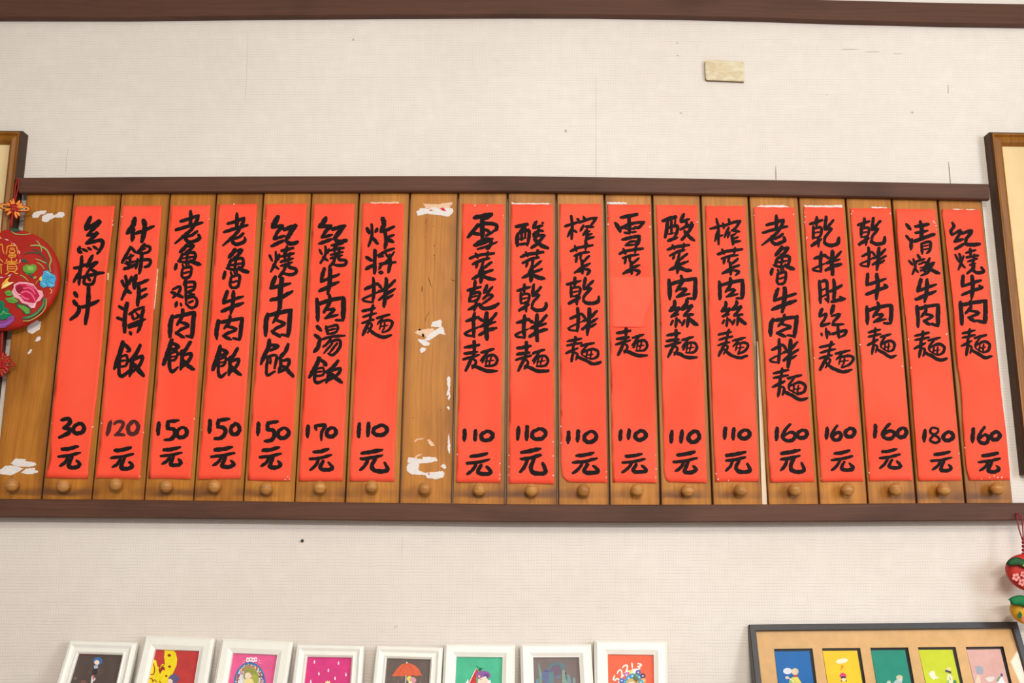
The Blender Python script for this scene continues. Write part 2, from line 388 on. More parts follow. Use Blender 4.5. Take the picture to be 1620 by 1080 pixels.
# ------------------------------------------------------------------ brush characters
# each: strokes "width: x,y x,y ..." traced in one common frame, later fitted to where the brush set it down
G = {}
def glyph(k, s, box=None):
    st = []
    for part in s.split(';'):
        wd, pts = part.split(':'); pl = []
        for p in pts.split():
            a = [float(u) for u in p.split(',')]; pl.append((a[0], a[1], a[2] if len(a) > 2 else float(wd)))
        st.append(pl)
    xs = [p[0]-p[2]*.38 for q in st for p in q] + [p[0]+p[2]*.38 for q in st for p in q]
    ys = [p[1]-p[2]*.38 for q in st for p in q] + [p[1]+p[2]*.38 for q in st for p in q]
    G[k] = (st, (min(xs), min(ys), max(xs), max(ys)))
glyph('烏', "44:968,162 935,225 915,285;36:915,288 985,245 1065,198 1045,235 990,290 935,345;34:932,352 1000,345 1048,322 985,380 925,435;34:925,438 1000,420 1075,402 1098,430 1078,490 1040,545;36:852,478 840,520 872,535;26:880,500 930,520;26:940,485 975,505;26:995,470 1040,500")
glyph('梅', "34:872,580 865,680 850,780 845,875;32:795,702 860,690 915,662;30:850,740 815,800 790,845;34:985,570 950,640 925,680;30:925,688 985,660 1040,635 990,680 950,720;30:950,720 920,780 895,850 920,875 985,870 1010,820 1025,755;32:865,802 960,780 1040,760 1112,750;28:975,722 1022,740 1025,765;30:942,812 962,832")
glyph('汁', "38:797,25 828,65;38:788,110 822,155;40:845,170 830,240 755,305;36:860,175 960,150 1055,100;42:945,-35 945,100 935,200 912,350")
glyph('什', "46:225,105 200,190 143,262;42:207,225 198,340;32:225,268 330,230 430,185;44:322,125 330,220 300,352")
glyph('錦', "30:178,412 130,500 88,578;30:178,412 240,472;26:140,530 215,495;24:118,585 235,560;28:180,490 165,625;34:112,642 170,625 235,590;24:135,560 150,605;34:325,385 258,470;28:325,392 385,410 372,460 282,482;26:270,440 340,425;30:255,540 235,640;30:240,560 320,545 390,550 378,605 330,622;34:300,470 290,590 275,690")
glyph('炸a', "30:88,772 112,830;32:125,720 142,820 118,890 85,970;30:190,725 165,800;36:130,858 178,900;42:240,710 220,780 222,850;32:240,810 310,785 372,758;38:262,810 268,920 252,1030;28:275,885 350,850;30:285,955 360,910")
glyph('炸b', "36:1220,215 1242,258;28:1270,170 1272,280 1235,400;34:1328,215 1312,248;32:1285,318 1332,372;44:1388,108 1402,170 1368,242;32:1385,245 1450,220 1505,192;36:1405,230 1425,330 1412,420;26:1440,305 1505,280;38:1440,330 1503,356")
glyph('將a', "42:345,65 322,200 318,370;30:258,98 325,140;30:240,220 312,245;26:300,300 325,280;30:368,182 450,130 525,105;26:392,165 412,240;28:522,130 505,180 425,235;22:440,165 470,200;30:360,302 460,262 540,235;34:508,150 490,290 455,375;28:362,325 440,300 490,290;32:375,368 385,395")
glyph('將b', "36:1305,445 1302,560 1300,690;34:1213,518 1272,555;34:1208,645 1290,600;28:1338,500 1430,450 1510,425;22:1345,515 1395,505;24:1508,460 1450,540 1350,622;22:1415,465 1440,520;28:1355,590 1440,580 1522,570;34:1462,490 1465,600 1448,680;42:1358,680 1372,682;24:1372,612 1345,650")
glyph('飯a', "44:300,478 280,560 245,660 208,762;34:305,492 370,560 345,580;26:268,640 340,622 340,720 275,742;22:268,684 330,672;34:270,640 258,750 262,820 290,842 365,790;38:485,515 430,620 370,682;34:400,650 388,760 370,840;34:415,665 505,630 480,720 385,815;42:405,700 460,770 520,838")
glyph('飯b', "44:820,458 800,540 770,620 735,715;34:830,490 898,530 828,562;26:785,612 880,578 862,660 800,680;18:800,642 862,628;32:800,610 798,740 825,795 888,745;36:1015,482 960,570 905,605;36:930,575 930,680 918,770;32:930,625 1028,602 1000,680 925,755;38:940,672 1000,735 1055,770")
glyph('飯c', "42:275,460 268,530 225,620 190,712;30:288,512 375,520 290,568;28:248,642 355,622 332,760;28:262,640 248,750 255,835 335,792;18:272,702 300,690;20:290,640 292,715;36:478,502 442,590 375,655;32:395,640 400,720 375,800;30:398,685 490,668 465,750 375,805;38:425,735 475,785 532,845")
glyph('老', "34:820,25 822,110 815,180;32:712,135 800,110 905,70;32:905,75 890,120 830,220 740,300 655,370;32:665,225 800,185 945,150;30:892,240 840,280 778,300;36:770,270 770,330 820,358 912,320 908,280")
glyph('魯', "38:780,388 745,430 708,462;30:790,402 855,392 800,448 762,465;30:735,480 700,560;30:735,490 820,468 868,480 862,540 825,572;26:792,450 775,570;22:730,532 858,512;26:690,558 760,572 825,565;38:822,555 870,580 918,592;32:670,592 655,648;22:733,595 748,632;20:770,590 780,618;20:795,575 802,602;26:735,640 725,710 745,738;28:740,640 822,622 825,680 805,728 742,738;20:745,688 810,672")
glyph('鷄', "28:628,862 710,830 690,900 630,950;32:615,890 680,920 732,942;32:775,750 750,812;30:762,790 860,785 852,860 780,892;30:768,800 772,990;20:780,842 850,830;20:778,892 840,905;24:780,932 862,915;28:770,965 850,940 888,980 875,1040 820,1058 768,1010;34:672,1000 660,1045;24:715,1010 722,1040;24:805,1002 842,985")
glyph('肉a', "42:825,200 805,300 805,420;36:828,218 940,190 1068,162;42:1060,165 1050,300 1035,430;26:1040,428 968,410;34:940,135 930,210 880,290;30:905,262 1002,300 930,340 868,382;34:872,382 950,430")
glyph('肉b', "38:665,760 672,880 672,965;36:665,812 800,770 945,745;42:945,750 945,860 938,960;26:865,958 940,960;34:795,720 800,790 738,882;28:760,862 852,858 750,940;26:748,942 885,908")
glyph('肉c', "38:940,58 952,170 955,285;36:958,82 1070,58 1215,38;42:1210,45 1208,160 1205,270;30:1205,272 1112,248;34:1045,45 1050,110 995,172;28:1040,142 1140,165 1030,218;34:1028,215 1098,260")
glyph('牛a', "42:240,725 215,790 195,840;34:195,848 290,825 400,798;46:310,750 298,850 290,1060;38:195,972 300,950 425,880")
glyph('牛b', "38:762,645 728,775;30:728,782 820,740 922,700;40:825,640 822,760 800,910;36:712,880 810,830 920,780")
glyph('牛c', "36:1235,700 1222,812;32:1225,815 1330,782 1428,748;38:1330,700 1342,820 1325,965;34:1222,915 1330,870 1445,838;26:1412,812 1448,832")
glyph('紅a', "46:265,88 235,150 207,190;34:210,198 322,185 270,240 225,322;30:225,325 332,290;34:198,400 322,345;38:335,225 455,178;42:455,180 400,260 350,340;40:355,345 400,375 472,360")
glyph('紅b', "32:855,150 872,190 840,235 848,282;30:850,282 942,230 920,290 875,352;32:880,352 965,325;30:888,428 992,370;32:955,265 1065,238 1005,320 1000,380;36:1000,380 1070,386 1150,378")
glyph('燒a', "26:180,500 208,560;28:245,460 245,560 193,672;26:282,490 268,552;28:220,600 272,642;28:365,400 360,470;30:308,448 430,420;28:288,512 438,478;26:340,440 342,545;26:398,475 378,560;28:300,568 430,530;26:298,612 420,572;30:352,590 330,660 280,728;32:388,580 390,625 455,640 460,685 400,705 320,690")
glyph('燒b', "24:885,490 922,562;28:930,480 950,570 918,652;22:975,508 958,562;24:940,580 992,630;28:1045,430 1052,500;26:998,472 1105,440;26:1008,522 1132,498;24:1018,565 1120,532;26:1090,490 1070,600;24:1040,602 1105,582;26:1078,600 1060,650 1012,692;30:1090,610 1082,660 1130,685 1192,668 1165,628")
glyph('湯', "36:788,315 832,355;34:768,405 822,445;38:812,470 798,530 755,585;30:882,310 902,390;26:890,322 1002,300 992,370 908,392;20:905,352 985,335;26:832,452 950,420 1085,410;26:935,440 890,500 852,530;30:900,482 1022,455 1030,530 960,615 905,600;22:950,492 860,598;24:1002,490 918,595")
glyph('拌a', "34:1285,740 1292,870 1280,1000;32:1198,858 1332,798;22:1280,1000 1168,972 1335,892;30:1342,808 1375,850;32:1345,885 1430,850 1515,768;30:1345,975 1430,910 1522,855;40:1428,750 1420,880 1400,1045;28:1415,965 1500,918")
glyph('拌b', "36:205,240 195,360 202,490;34:122,322 252,278;24:200,485 98,458 245,388;30:248,290 305,325;44:340,235 332,370 340,515;30:440,240 370,320 268,382;28:275,382 432,330;36:258,470 350,420 442,395")
glyph('麵a', "30:1385,90 1370,150;28:1275,148 1410,115;26:1278,212 1340,190 1422,170;26:1372,140 1350,262;26:1270,278 1340,250 1392,240;32:1342,260 1275,402;24:1352,275 1372,302 1328,380;32:1338,332 1400,390 1500,428 1578,402;28:1425,222 1562,185;22:1490,215 1430,292;26:1440,272 1540,245 1592,270 1560,340 1490,378;18:1472,270 1455,345;18:1512,262 1500,345;14:1460,312 1545,300;16:1492,342 1480,382")
glyph('麵b', "34:205,392 205,480;32:110,450 250,425;32:108,512 235,495;26:205,470 190,560;28:95,572 252,525;32:180,560 120,685;24:190,562 222,600 185,665;34:190,640 240,652 330,690 432,688;28:275,502 395,465;24:342,490 270,582;26:285,605 320,545 400,530 432,580 400,632 315,638;18:332,552 318,622;18:372,545 352,622;14:315,592 400,580")
glyph('麵c', "28:540,365 535,430;28:458,412 602,380;26:458,458 602,430;26:530,430 508,535;28:448,548 565,490;30:522,520 500,642;24:530,542 562,562 545,625;32:558,590 640,630 720,672 792,655;28:600,462 728,430;22:660,462 608,525 612,572;28:620,535 710,500 768,530 755,592 695,618;18:660,532 648,602;18:702,530 690,612;14:650,572 722,560;16:615,575 690,618")
glyph('雪a', "44:200,98 290,80 392,58;44:290,90 292,200 290,320;30:392,65 325,112;38:245,172 190,240 138,305;34:232,190 330,158 435,172 440,222 402,242;34:195,262 262,275;30:328,225 372,248;28:330,288 400,250;32:205,392 300,330 400,322;26:222,398 320,362 388,332;34:388,335 370,400 335,432;24:240,432 340,400 450,355")
glyph('雪b', "36:150,95 230,80 322,60;36:235,80 242,180 240,262;36:90,152 130,210 145,242;30:142,212 260,160 402,140;28:395,145 340,202 300,195;24:188,205 222,218;24:190,255 232,262;24:268,215 305,210;22:270,252 312,245;32:165,330 250,310 350,290;36:350,292 330,370 302,388;24:198,392 260,350 330,352;22:200,392 305,382")
glyph('菜a', "30:163,528 240,500 412,475;28:218,475 242,522;28:352,458 340,520;30:188,592 280,550 362,530;26:240,590 222,632;26:302,560 285,622;28:390,570 300,640;24:292,620 250,690;30:212,742 300,690 398,655;38:290,620 282,700 275,785;28:270,700 182,748;36:288,712 360,745 430,755")
glyph('菜b', "30:133,482 220,450 382,425;26:178,430 198,482;26:312,408 300,470;26:173,528 260,500 342,490;26:202,530 192,585;24:252,500 240,562;26:340,530 268,592;28:178,692 260,640 352,600;32:260,570 265,640 265,700;24:213,682 260,660;28:295,655 350,670 318,708")
glyph('乾a', "34:215,772 205,872;30:138,872 272,835;34:180,880 148,990;28:175,912 262,890 240,970 158,992;20:178,942 240,930;32:145,1077 262,1017;32:230,990 205,1082;36:340,820 312,900;28:400,832 340,902;28:298,962 350,920 402,930 330,990 268,1030;38:268,1032 300,1065 400,1052 465,1010")
glyph('乾b', "32:1280,740 1275,822;30:1198,808 1342,770;30:1240,830 1238,942;26:1240,852 1332,840 1320,922 1248,938;18:1250,892 1322,880;34:1218,1012 1332,950;30:1300,930 1300,1022;32:1390,740 1380,800 1372,850;28:1475,770 1400,842;28:1375,862 1452,850 1380,930 1370,990;36:1368,985 1430,1012 1520,995 1535,938")
glyph('酸a', "36:653,192 772,165;30:748,180 682,262;36:670,270 660,330 665,392;32:680,262 782,230 790,300 768,392;26:715,200 710,335;24:752,190 748,305;20:690,325 755,312;28:688,382 772,372;34:870,135 833,202;28:835,205 932,180;26:932,148 938,155;28:880,200 890,232 828,272;28:908,230 942,240;28:838,292 950,282;26:895,240 870,300 838,322;34:950,285 880,370 818,415;36:850,330 920,390 992,420")
glyph('酸b', "40:600,128 732,90;34:650,132 640,220 625,302;30:640,212 752,180 745,262 718,302;26:690,120 690,262;20:732,110 722,200;18:660,272 722,258;32:653,342 752,308;36:820,62 790,132;30:795,142 882,110;30:902,145 912,155;28:850,140 850,180 788,222;32:860,192 918,168 860,262 800,332;34:830,240 870,290 932,338")
glyph('榨a', "28:1240,80 1252,200 1245,320;28:1178,188 1322,140;26:1242,212 1200,302;24:1262,232 1302,250;26:1370,85 1390,122;26:1310,110 1332,152;28:1338,142 1430,110 1515,95;24:1512,98 1480,140 1440,192;26:1370,180 1338,238;28:1398,190 1475,195;28:1410,220 1368,282;22:1400,252 1442,238;30:1415,240 1400,330 1390,382;22:1412,285 1462,268;28:1410,322 1482,300")
glyph('榨b', "28:1170,105 1190,200 1195,380;26:1108,215 1232,180;28:1190,232 1155,345;20:1205,292 1238,282;26:1305,115 1312,162;24:1240,155 1252,212;28:1260,182 1340,150 1425,130;26:1422,135 1380,200 1340,232;28:1302,200 1258,302;26:1340,230 1420,245;24:1312,250 1290,312;30:1335,280 1350,380;22:1330,292 1382,262;24:1350,322 1402,302;28:1352,358 1422,345")
glyph('絲a', "36:725,105 720,160 670,212;30:680,215 772,180 740,230 690,275;28:688,272 765,248;28:745,290 735,385;24:705,320 683,362;24:765,308 792,345;36:855,95 850,140 798,192;30:810,200 912,152 870,210 828,252;30:828,262 922,250;30:875,265 860,380;26:832,310 803,372;38:888,300 925,335 962,362")
glyph('絲b', "34:745,60 718,132;26:725,142 792,110 770,170 730,225;30:733,242 828,210;28:788,268 800,370;24:740,318 746,346;24:818,298 832,332;38:870,25 842,112;28:848,132 938,115 880,180 855,218;28:858,228 978,220;30:915,245 925,362;28:858,322 935,300 1005,285 990,330 948,356;24:868,330 912,308")
glyph('肚', "34:715,770 725,900 730,1005;30:715,792 790,770 802,880 815,1000;20:735,872 792,850;20:740,942 802,912;22:778,960 815,992;36:870,755 878,860 870,970;32:830,882 900,850 955,820;36:850,992 920,975 992,960;24:935,938 985,965")
glyph('清', "32:363,165 410,222;30:363,290 412,345;34:418,330 413,435;36:515,140 530,240 518,305;34:458,190 530,180 602,165;30:462,258 592,235;38:453,345 550,310 657,275;28:525,372 535,482;28:532,372 618,355 615,440 580,475;16:545,402 602,390;16:545,437 602,425")
glyph('燉', "24:393,555 432,602;26:440,540 460,620 428,698;22:475,560 455,612;22:460,640 492,682;28:485,495 512,532;24:473,562 562,535;22:500,592 572,570 560,620 510,632;22:518,662 592,640;24:548,650 572,690 518,715;30:610,530 578,622;26:600,602 662,575;28:650,590 600,670 558,702;34:600,620 650,662 715,690")
glyph('元a', "38:118,402 200,395 298,368;30:78,485 200,470 322,440;32:185,490 150,550 93,590;38:230,480 200,560 195,600 270,605 315,572 285,532")
glyph('元b', "34:243,437 320,430 402,405;30:208,512 320,500 432,468;30:302,510 265,580 208,630;36:345,535 315,600 340,625 430,622 438,590 402,550")
glyph('元c', "38:843,442 940,425 1048,400;34:835,512 940,500 1048,468;32:910,510 880,590 830,652;40:980,510 945,600 972,658 1060,668 1102,640 1072,562")
glyph('1', "38:20,8 16,60 12,120")
glyph('2', "30:0,28 40,8 88,12 96,45 50,110 5,140;30:5,142 60,136 112,142")
glyph('3', "38:110,100 192,85 210,130 135,182;38:135,182 202,195 190,240 85,285")
glyph('5', "34:1245,112 1372,95;36:1245,108 1240,182;38:1240,182 1312,195 1325,250 1280,300 1208,308")
glyph('6', "34:880,140 825,205 798,270 840,315 910,308 938,252 885,222 822,262")
glyph('7', "28:1340,162 1352,208;32:1342,162 1448,155 1412,230 1405,320")
glyph('8', "24:768,178 712,168 698,215 762,258 782,295 738,316 694,288 728,242 768,205 762,175")
glyph('0', "38:70,8 20,40 8,85 40,118 100,108 130,60 105,15 65,8")
TA = (0, 320, 6.75); TA2 = (0, 460, 6.75); TB = (180, 330, 6.75); TB2 = (150, 470, 6.75); TC = (400, 330, 6.75); TC2 = (385, 470, 6.75)
TD = (720, 330, 6.75); TD2 = (720, 460, 6.75); TE = (960, 330, 6.75); TE2 = (960, 460, 6.75); TF = (1190, 330, 6.75); TF2 = (1190, 480, 6.75)
TG = (1380, 330, 6.75); TG2 = (1380, 470, 6.75)
N1 = (80, 650, 6.75); N2 = (300, 650, 6.75); N3 = (460, 650, 6.75); N4 = (700, 650, 6.75); N5 = (880, 650, 6.75); N6 = (1120, 650, 6.75); N7 = (1360, 650, 6.2308)
STR = [  # plank index, red quad (TL, TR, BR, BL), curl at left/right edge, marks
 (1, (118,326, 182,325.5, 139,757, 71.5,755), 0, .004, [('烏',TA),('梅',TA),('汁',TA2),('3',N1,80,68,220,295),('0',N1,228,120,375,250),('元a',N1,75,362,328,615)]),
 (2, (194,325.5, 256.5,325, 221,757.5, 151,755.5), 0, .002, [('什',TB),('錦',TB),('炸a',TB),('將a',TB2),('飯a',TB2),('1',N1,580,95,655,272),('2',N1,672,100,800,268),('0',N1,815,92,950,262),('元a',N1,635,375,890,628)]),
 (3, (270.5,325.5, 333,324.5, 301.5,757.5, 235,757), .002, .002, [('老',TB),('魯',TB),('鷄',TB),('肉a',TB2),('飯b',TB2),('1',N1,1130,112,1175,260),('5',N1,1205,85,1382,322),('0',N1,1335,160,1470,295),('元a',N1,1168,375,1412,588)]),
 (4, (345.5,323.5, 407,322, 380.7,757, 313.5,758), 0, .003, [('老',TB,1155,40,1440,405),('魯',TB,1162,420,1445,858),('牛b',TB,1140,870,1395,1135),('肉a',TB2,1285,190,1595,468),('飯b',TB2,1245,505,1575,865),('1',N2,190,88,240,242),('5',N2,258,70,435,308),('0',N2,430,122,545,262),('元a',N2,220,370,490,608)]),
 (5, (420.5,323, 485.5,322, 460,760.5, 392,759.5), .002, .002, [('紅a',TC),('燒a',TC),('牛a',TC),('肉a',TC2,222,95,525,435),('飯c',TC2),('1',N2,708,108,755,275),('5',N2,790,98,958,335),('0',N2,928,165,1072,302),('元a',N2,738,375,990,615)]),
 (6, (496,322.5, 561,322, 542,760.5, 472.5,760.5), 0, .002, [('紅a',TC,695,85,1015,385),('燒a',TC,700,345,1005,635),('牛b',TC),('肉b',TC2,772,-40,1085,268),('湯',TC2),('飯a',TC2,688,640,1068,922),('1',N2,1242,148,1282,292),('7',N2,1330,140,1460,325),('0',N2,1452,165,1575,285),('元b',N3)]),
 (7, (574,321.5, 639.5,322, 623.4,761.5, 553,760.5), 0, .001, [('炸b',TC),('將b',TC),('拌a',TC),('麵a',TC2),('1',N3,705,118,752,288),('1',N3,800,115,855,285),('0',N3,865,138,1045,270),('元c',N3,730,402,1050,655)]),
 (9, (731.7,322.5, 797.5,323, 791.5,763.5, 722,762.5), 0, .001, [('雪a',TD),('菜a',TD),('乾a',TD),('拌b',TD2),('麵b',TD2,75,530,465,868),('1',N4,212,188,258,335),('1',N4,320,190,380,325),('0',N4,398,203,552,325),('元b',N4,252,440,525,685)]),
 (10, (808.5,323, 875,323, 876,765, 805,764.5), .001, 0, [('酸a',TD),('菜a',TD,690,435,970,790),('乾b',TD,655,795,985,1107),('拌b',TD2,630,240,990,545),('麵b',TD2,640,540,1005,870),('1',N4,785,155,830,320),('1',N4,878,150,925,322),('0',N4,940,175,1120,315),('元c',N4)]),
 (11, (885,322.5, 951,322.5, 960.7,763.5, 889,762), .004, .001, [('榨a',TD),('菜b',TD,1225,360,1480,715),('乾b',TD),('拌a',TD2,1198,175,1530,485),('麵c',TD2,1175,485,1565,790),('1',N5,108,212,152,355),('1',N5,208,202,255,340),('0',N5,285,203,445,345),('元b',N5,162,432,455,675)]),
 (12, (961.5,324, 1028,323.5, 1039,763.5, 969.6,763), .001, .001, [('雪b',TE),('菜b',TE),('麵b',TE2),('1',N5,662,190,712,318),('1',N5,750,185,802,310),('0',N5,830,198,972,318),('元b',N5,695,445,968,662)]),
 (13, (1038,324, 1103,324.5, 1118.5,763.5, 1050.5,762), .006, 0, [('酸b',TE),('菜a',TE,640,360,908,705),('肉b',TE),('絲a',TE2),('麵b',TE2,620,405,975,722),('1',N5,1210,203,1252,348),('1',N5,1315,195,1360,348),('0',N5,1398,200,1542,345),('元a',N5,1245,423,1512,668)]),
 (14, (1115.5,325.5, 1178.5,325.5, 1200.7,761.3, 1132,762), .004, 0, [('榨b',TE),('菜b',TE,1175,405,1455,720),('肉b',TE,1190,730,1465,975),('絲a',TE2,1210,100,1495,382),('麵a',TE2,1180,405,1520,725),('1',N6,160,172,200,308),('1',N6,250,170,295,315),('0',N6,322,190,460,305),('元c',N6,180,428,465,662)]),
 (15, (1192,327.3, 1256.5,328, 1288,762, 1219,762.5), .006, 0, [('老',TF,95,62,385,400),('魯',TF,190,398,455,818),('牛b',TF,198,838,480,1117),('肉a',TF2,180,108,500,365),('拌a',TF2,178,370,500,690),('麵c',TF2,208,682,605,1040),('1',N6,708,168,762,325),('6',N6,785,130,945,328),('0',N6,942,192,1072,298),('元c',N6,765,405,1042,662)]),
 (16, (1271.5,327.5, 1333.7,328, 1366,761, 1299.5,761.5), .005, 0, [('乾b',TF,605,75,935,418),('拌b',TF,635,440,960,712),('肚',TF),('絲b',TF2),('麵a',TF2,708,400,1090,740),('1',N6,1255,160,1285,308),('6',N6,1312,145,1432,318),('0',N6,1455,172,1580,285),('元b',N6,1312,410,1558,642)]),
 (17, (1345,329.5, 1409,329, 1444,760, 1376,760.5), .003, .001, [('乾b',TF,1120,92,1428,400),('拌a',TF,1145,405,1435,665),('牛c',TF),('肉b',TF2,1210,-18,1500,230),('麵c',TF2,1225,250,1550,582),('1',N7,132,128,175,270),('6',N7,215,115,355,282),('0',N7,362,155,472,270),('元b',N7,190,362,410,572)]),
 (18, (1417.5,330, 1479.5,331, 1521,760, 1453.5,760.3), .007, 0, [('清',TG),('燉',TG),('牛b',TG,455,740,695,1010),('肉c',TG2,465,65,720,332),('麵c',TG2),('1',N7,622,175,655,312),('8',N7,685,155,798,322),('0',N7,812,195,935,300),('元a',N7,698,390,918,598)]),
 (19, (1490,331, 1551,332, 1598.5,759, 1534,759.5), .006, 0, [('紅b',TG),('燒b',TG),('牛c',TG,945,705,1190,980),('肉c',TG2),('麵c',TG2,945,328,1285,658),('1',N7,1092,160,1140,325),('6',N7,1163,148,1280,328),('0',N7,1288,195,1392,292),('元a',N7,1163,402,1390,608)]),
]
# small sideways bends of the strips' cut edges: (v along the length, left px, right px)
BEND = {1: [(0,0,0),(.25,0,-2.5),(.5,1,1.5),(.68,0,1),(.84,1.5,-.3),(.93,4,-1.5),(1,0,0)], 2: [(0,0,0),(.3,-1,0),(.6,-1.5,1),(.85,1.5,0),(1,0,0)],
        4: [(0,0,0),(.4,0,1.5),(1,0,0)], 15: [(0,0,0),(.1,0,0),(.5,3,1),(1,0,0)], 13: [(0,0,0),(.35,2.5,0),(.8,1.5,0),(.96,1,0),(1,3,0)],
        18: [(0,0,0),(.12,-1.5,0),(.45,1,1),(.75,1,1),(1,0,0)], 19: [(0,0,0),(.12,1.5,0),(.35,2.8,0),(.55,-.5,0),(.65,1.5,1),(.85,-2,1.5),(.95,-3,.5),(1,0,0)],
        11: [(0,0,0),(.5,-.5,0),(.93,-1,0),(.985,1,0),(1,6,0)]}
CORNER = {11: 'l', 13: 'l'}
WORDS = {1:('烏梅汁','30'),2:('什錦炸將飯','120'),3:('老魯鷄肉飯','150'),4:('老魯牛肉飯','150'),5:('紅燒牛肉飯','150'),6:('紅燒牛肉湯飯','170'),7:('炸將拌麵','110'),
 9:('雪菜乾拌麵','110'),10:('酸菜乾拌麵','110'),11:('榨菜乾拌麵','110'),12:('雪菜 麵','110'),13:('酸菜肉絲麵','110'),14:('榨菜肉絲麵','110'),15:('老魯牛肉拌麵','160'),
 16:('乾拌肚絲麵','160'),17:('乾拌牛肉麵','160'),18:('清燉牛肉麵','180'),19:('紅燒牛肉麵','160')}
ORD = ['first','second','third','fourth','fifth','sixth','seventh','eighth']
STRIPLAB = {}
for k in range(1, 8): STRIPLAB[k] = {1: 'leftmost red paper strip, brushed with three characters and the price %s', 7: 'red strip priced %s just left of the bare middle plank'}.get(k, 'red paper strip priced %%s, %s from the left edge of the board' % ORD[k-1])
for k in range(9, 20):
    STRIPLAB[k] = ('red strip priced %s just right of the bare middle plank' if k == 9 else 'red strip priced %s with a gap in its writing above the last character' if k == 12 else
                   'rightmost red paper strip, priced %s, beside the right picture frame' if k == 19 else 'red strip priced %s, the only one of that price' if k == 18 else
                   ('red paper strip priced %%s, %s right of the bare middle plank' % ORD[k-9]) if k < 13 else 'red paper strip priced %%s, %s from the right end of the board' % ORD[19-k])
def tab(i, v, k):
    b = BEND.get(i)
    if not b: return 0
    for p, q in zip(b, b[1:]):
        if v <= q[0]:
            t = (v-p[0])/(q[0]-p[0]); t = t*t*(3-2*t); return p[k] + (q[k]-p[k])*t
    return b[-1][k]
BOLD = 1.25
for (pi, q, cl, cr, marks) in STR:
    root, dep = PLANKS[pi]; word, price = WORDS[pi]
    ph = random.uniform(0, 6)
    def edges(v, q=q, pi=pi):
        return (q[0] + (q[6]-q[0])*v + tab(pi, v, 1), q[1] + (q[7]-q[1])*v, q[2] + (q[4]-q[2])*v + tab(pi, v, 2), q[3] + (q[5]-q[3])*v)
    def lift(u, v, cl=cl, cr=cr, ph=ph):
        mid = math.sin(math.pi*min(1, max(0, v)))**0.6
        e = cl*math.exp(-max(u, 0)/0.10)*mid*(0.65+0.35*math.sin(v*7+ph)) + cr*math.exp(-max(1-u, 0)/0.10)*mid*(0.65+0.35*math.sin(v*6+ph+1))
        bot = 0.0022*math.exp(-(1-v)/0.02)*(0.5+0.5*math.sin(u*4+ph))
        return 0.0010 + e + bot + 0.00035*(1+math.sin(v*23+ph)*math.sin(u*3+ph))
    NU, NV = 14, 48; V = []
    for side in (0, 1):
        for j in range(NV+1):
            v_ = j/NV; xl, yl, xr, yr = edges(v_)
            for i_ in range(NU+1):
                u = i_/NU; x = xl+(xr-xl)*u; y = yl+(yr-yl)*u
                if j == NV and pi in CORNER and i_ == 0: y -= 4
                if j == 0: y += 0.35*math.sin(u*19+ph)
                if i_ in (0, NU): x += random.uniform(-0.3, 0.3)
                V.append(P(x, y, dep + lift(u, v_) - side*0.00025))
    Fc = []; M = (NU+1)*(NV+1)
    for j in range(NV):
        for i_ in range(NU):
            a = j*(NU+1)+i_
            Fc.append((a, a+NU+1, a+NU+2, a+1)); Fc.append((M+a, M+a+1, M+a+NU+2, M+a+NU+1))
    for i_ in range(NU):
        Fc.append((i_, i_+1, M+i_+1, M+i_)); a = NV*(NU+1)+i_; Fc.append((a+1, a, M+a, M+a+1))
    for j in range(NV):
        a = j*(NU+1); Fc.append((a+NU+1, a, M+a, M+a+NU+1)); a += NU; Fc.append((a, a+NU+1, M+a+NU+1, M+a))
    c = P((q[0]+q[2]+q[4]+q[6])/4, max(q[5], q[7]), dep)
    st = thing('menu_strip', STRIPLAB[pi] % price, 'menu strip', c, 'red paper menu strips')
    obj('paper', V, Fc, M_RED, st, smooth=True)
    nm = 0
    for mk in marks:
        key, T = mk[0], mk[1]; strokes, bb = G[key]
        if len(mk) == 2: ax, ay, sx, sy = 0, 0, 1, 1; tx, ty = 0, 0
        else:
            sx = (mk[4]-mk[2])/(bb[2]-bb[0]); sy = (mk[5]-mk[3])/(bb[3]-bb[1]); tx = mk[2]-bb[0]*sx; ty = mk[3]-bb[1]*sy
            if key == '1': sx = 1; tx = (mk[2]+mk[4])/2 - (bb[0]+bb[2])/2
        ws = math.sqrt(abs(sx*sy)) if len(mk) > 2 else 1
        ws = 0.5*ws + 0.5 if key[0] not in '0123456789' else 1.0
        slant = 0.0
        V = []; Fc = []
        lay = 0
        for stt in strokes:
            pl = []
            for (x, y, wd) in stt:
                X = x*sx+tx; Y = y*sy+ty
                if key == '1' and len(mk) > 2 and pi == 2: X += (128 - (Y-95+0))*0.22 + 5 - 8
                pl.append((T[0]+X/T[2], T[1]+Y/T[2], wd*ws*BOLD/6.75))
            v2, f2 = ribbon(pl, rough=0.15, ends=(random.uniform(.65,.95), random.uniform(.5,.85)))
            o = len(V); lay += 1
            for (x, y) in v2:
                v_ = (y-(q[1]+q[3])/2)/((q[5]+q[7])/2-(q[1]+q[3])/2); xl, _, xr, _ = edges(min(1, max(0, v_)))
                u = (x-xl)/(xr-xl)
                V.append(P(x, y, dep + lift(u, v_) + 0.00022 + 0.00001*lay))
            for q_ in f2: Fc.append(ordered(V, tuple(k+o for k in q_)))
        thin = pi == 2 and key in ('1', '2', '0')
        obj('brush_digit' if key[0] in '0123456789' else 'brush_character', V, Fc, M_INKTHIN if thin else M_INK, st)
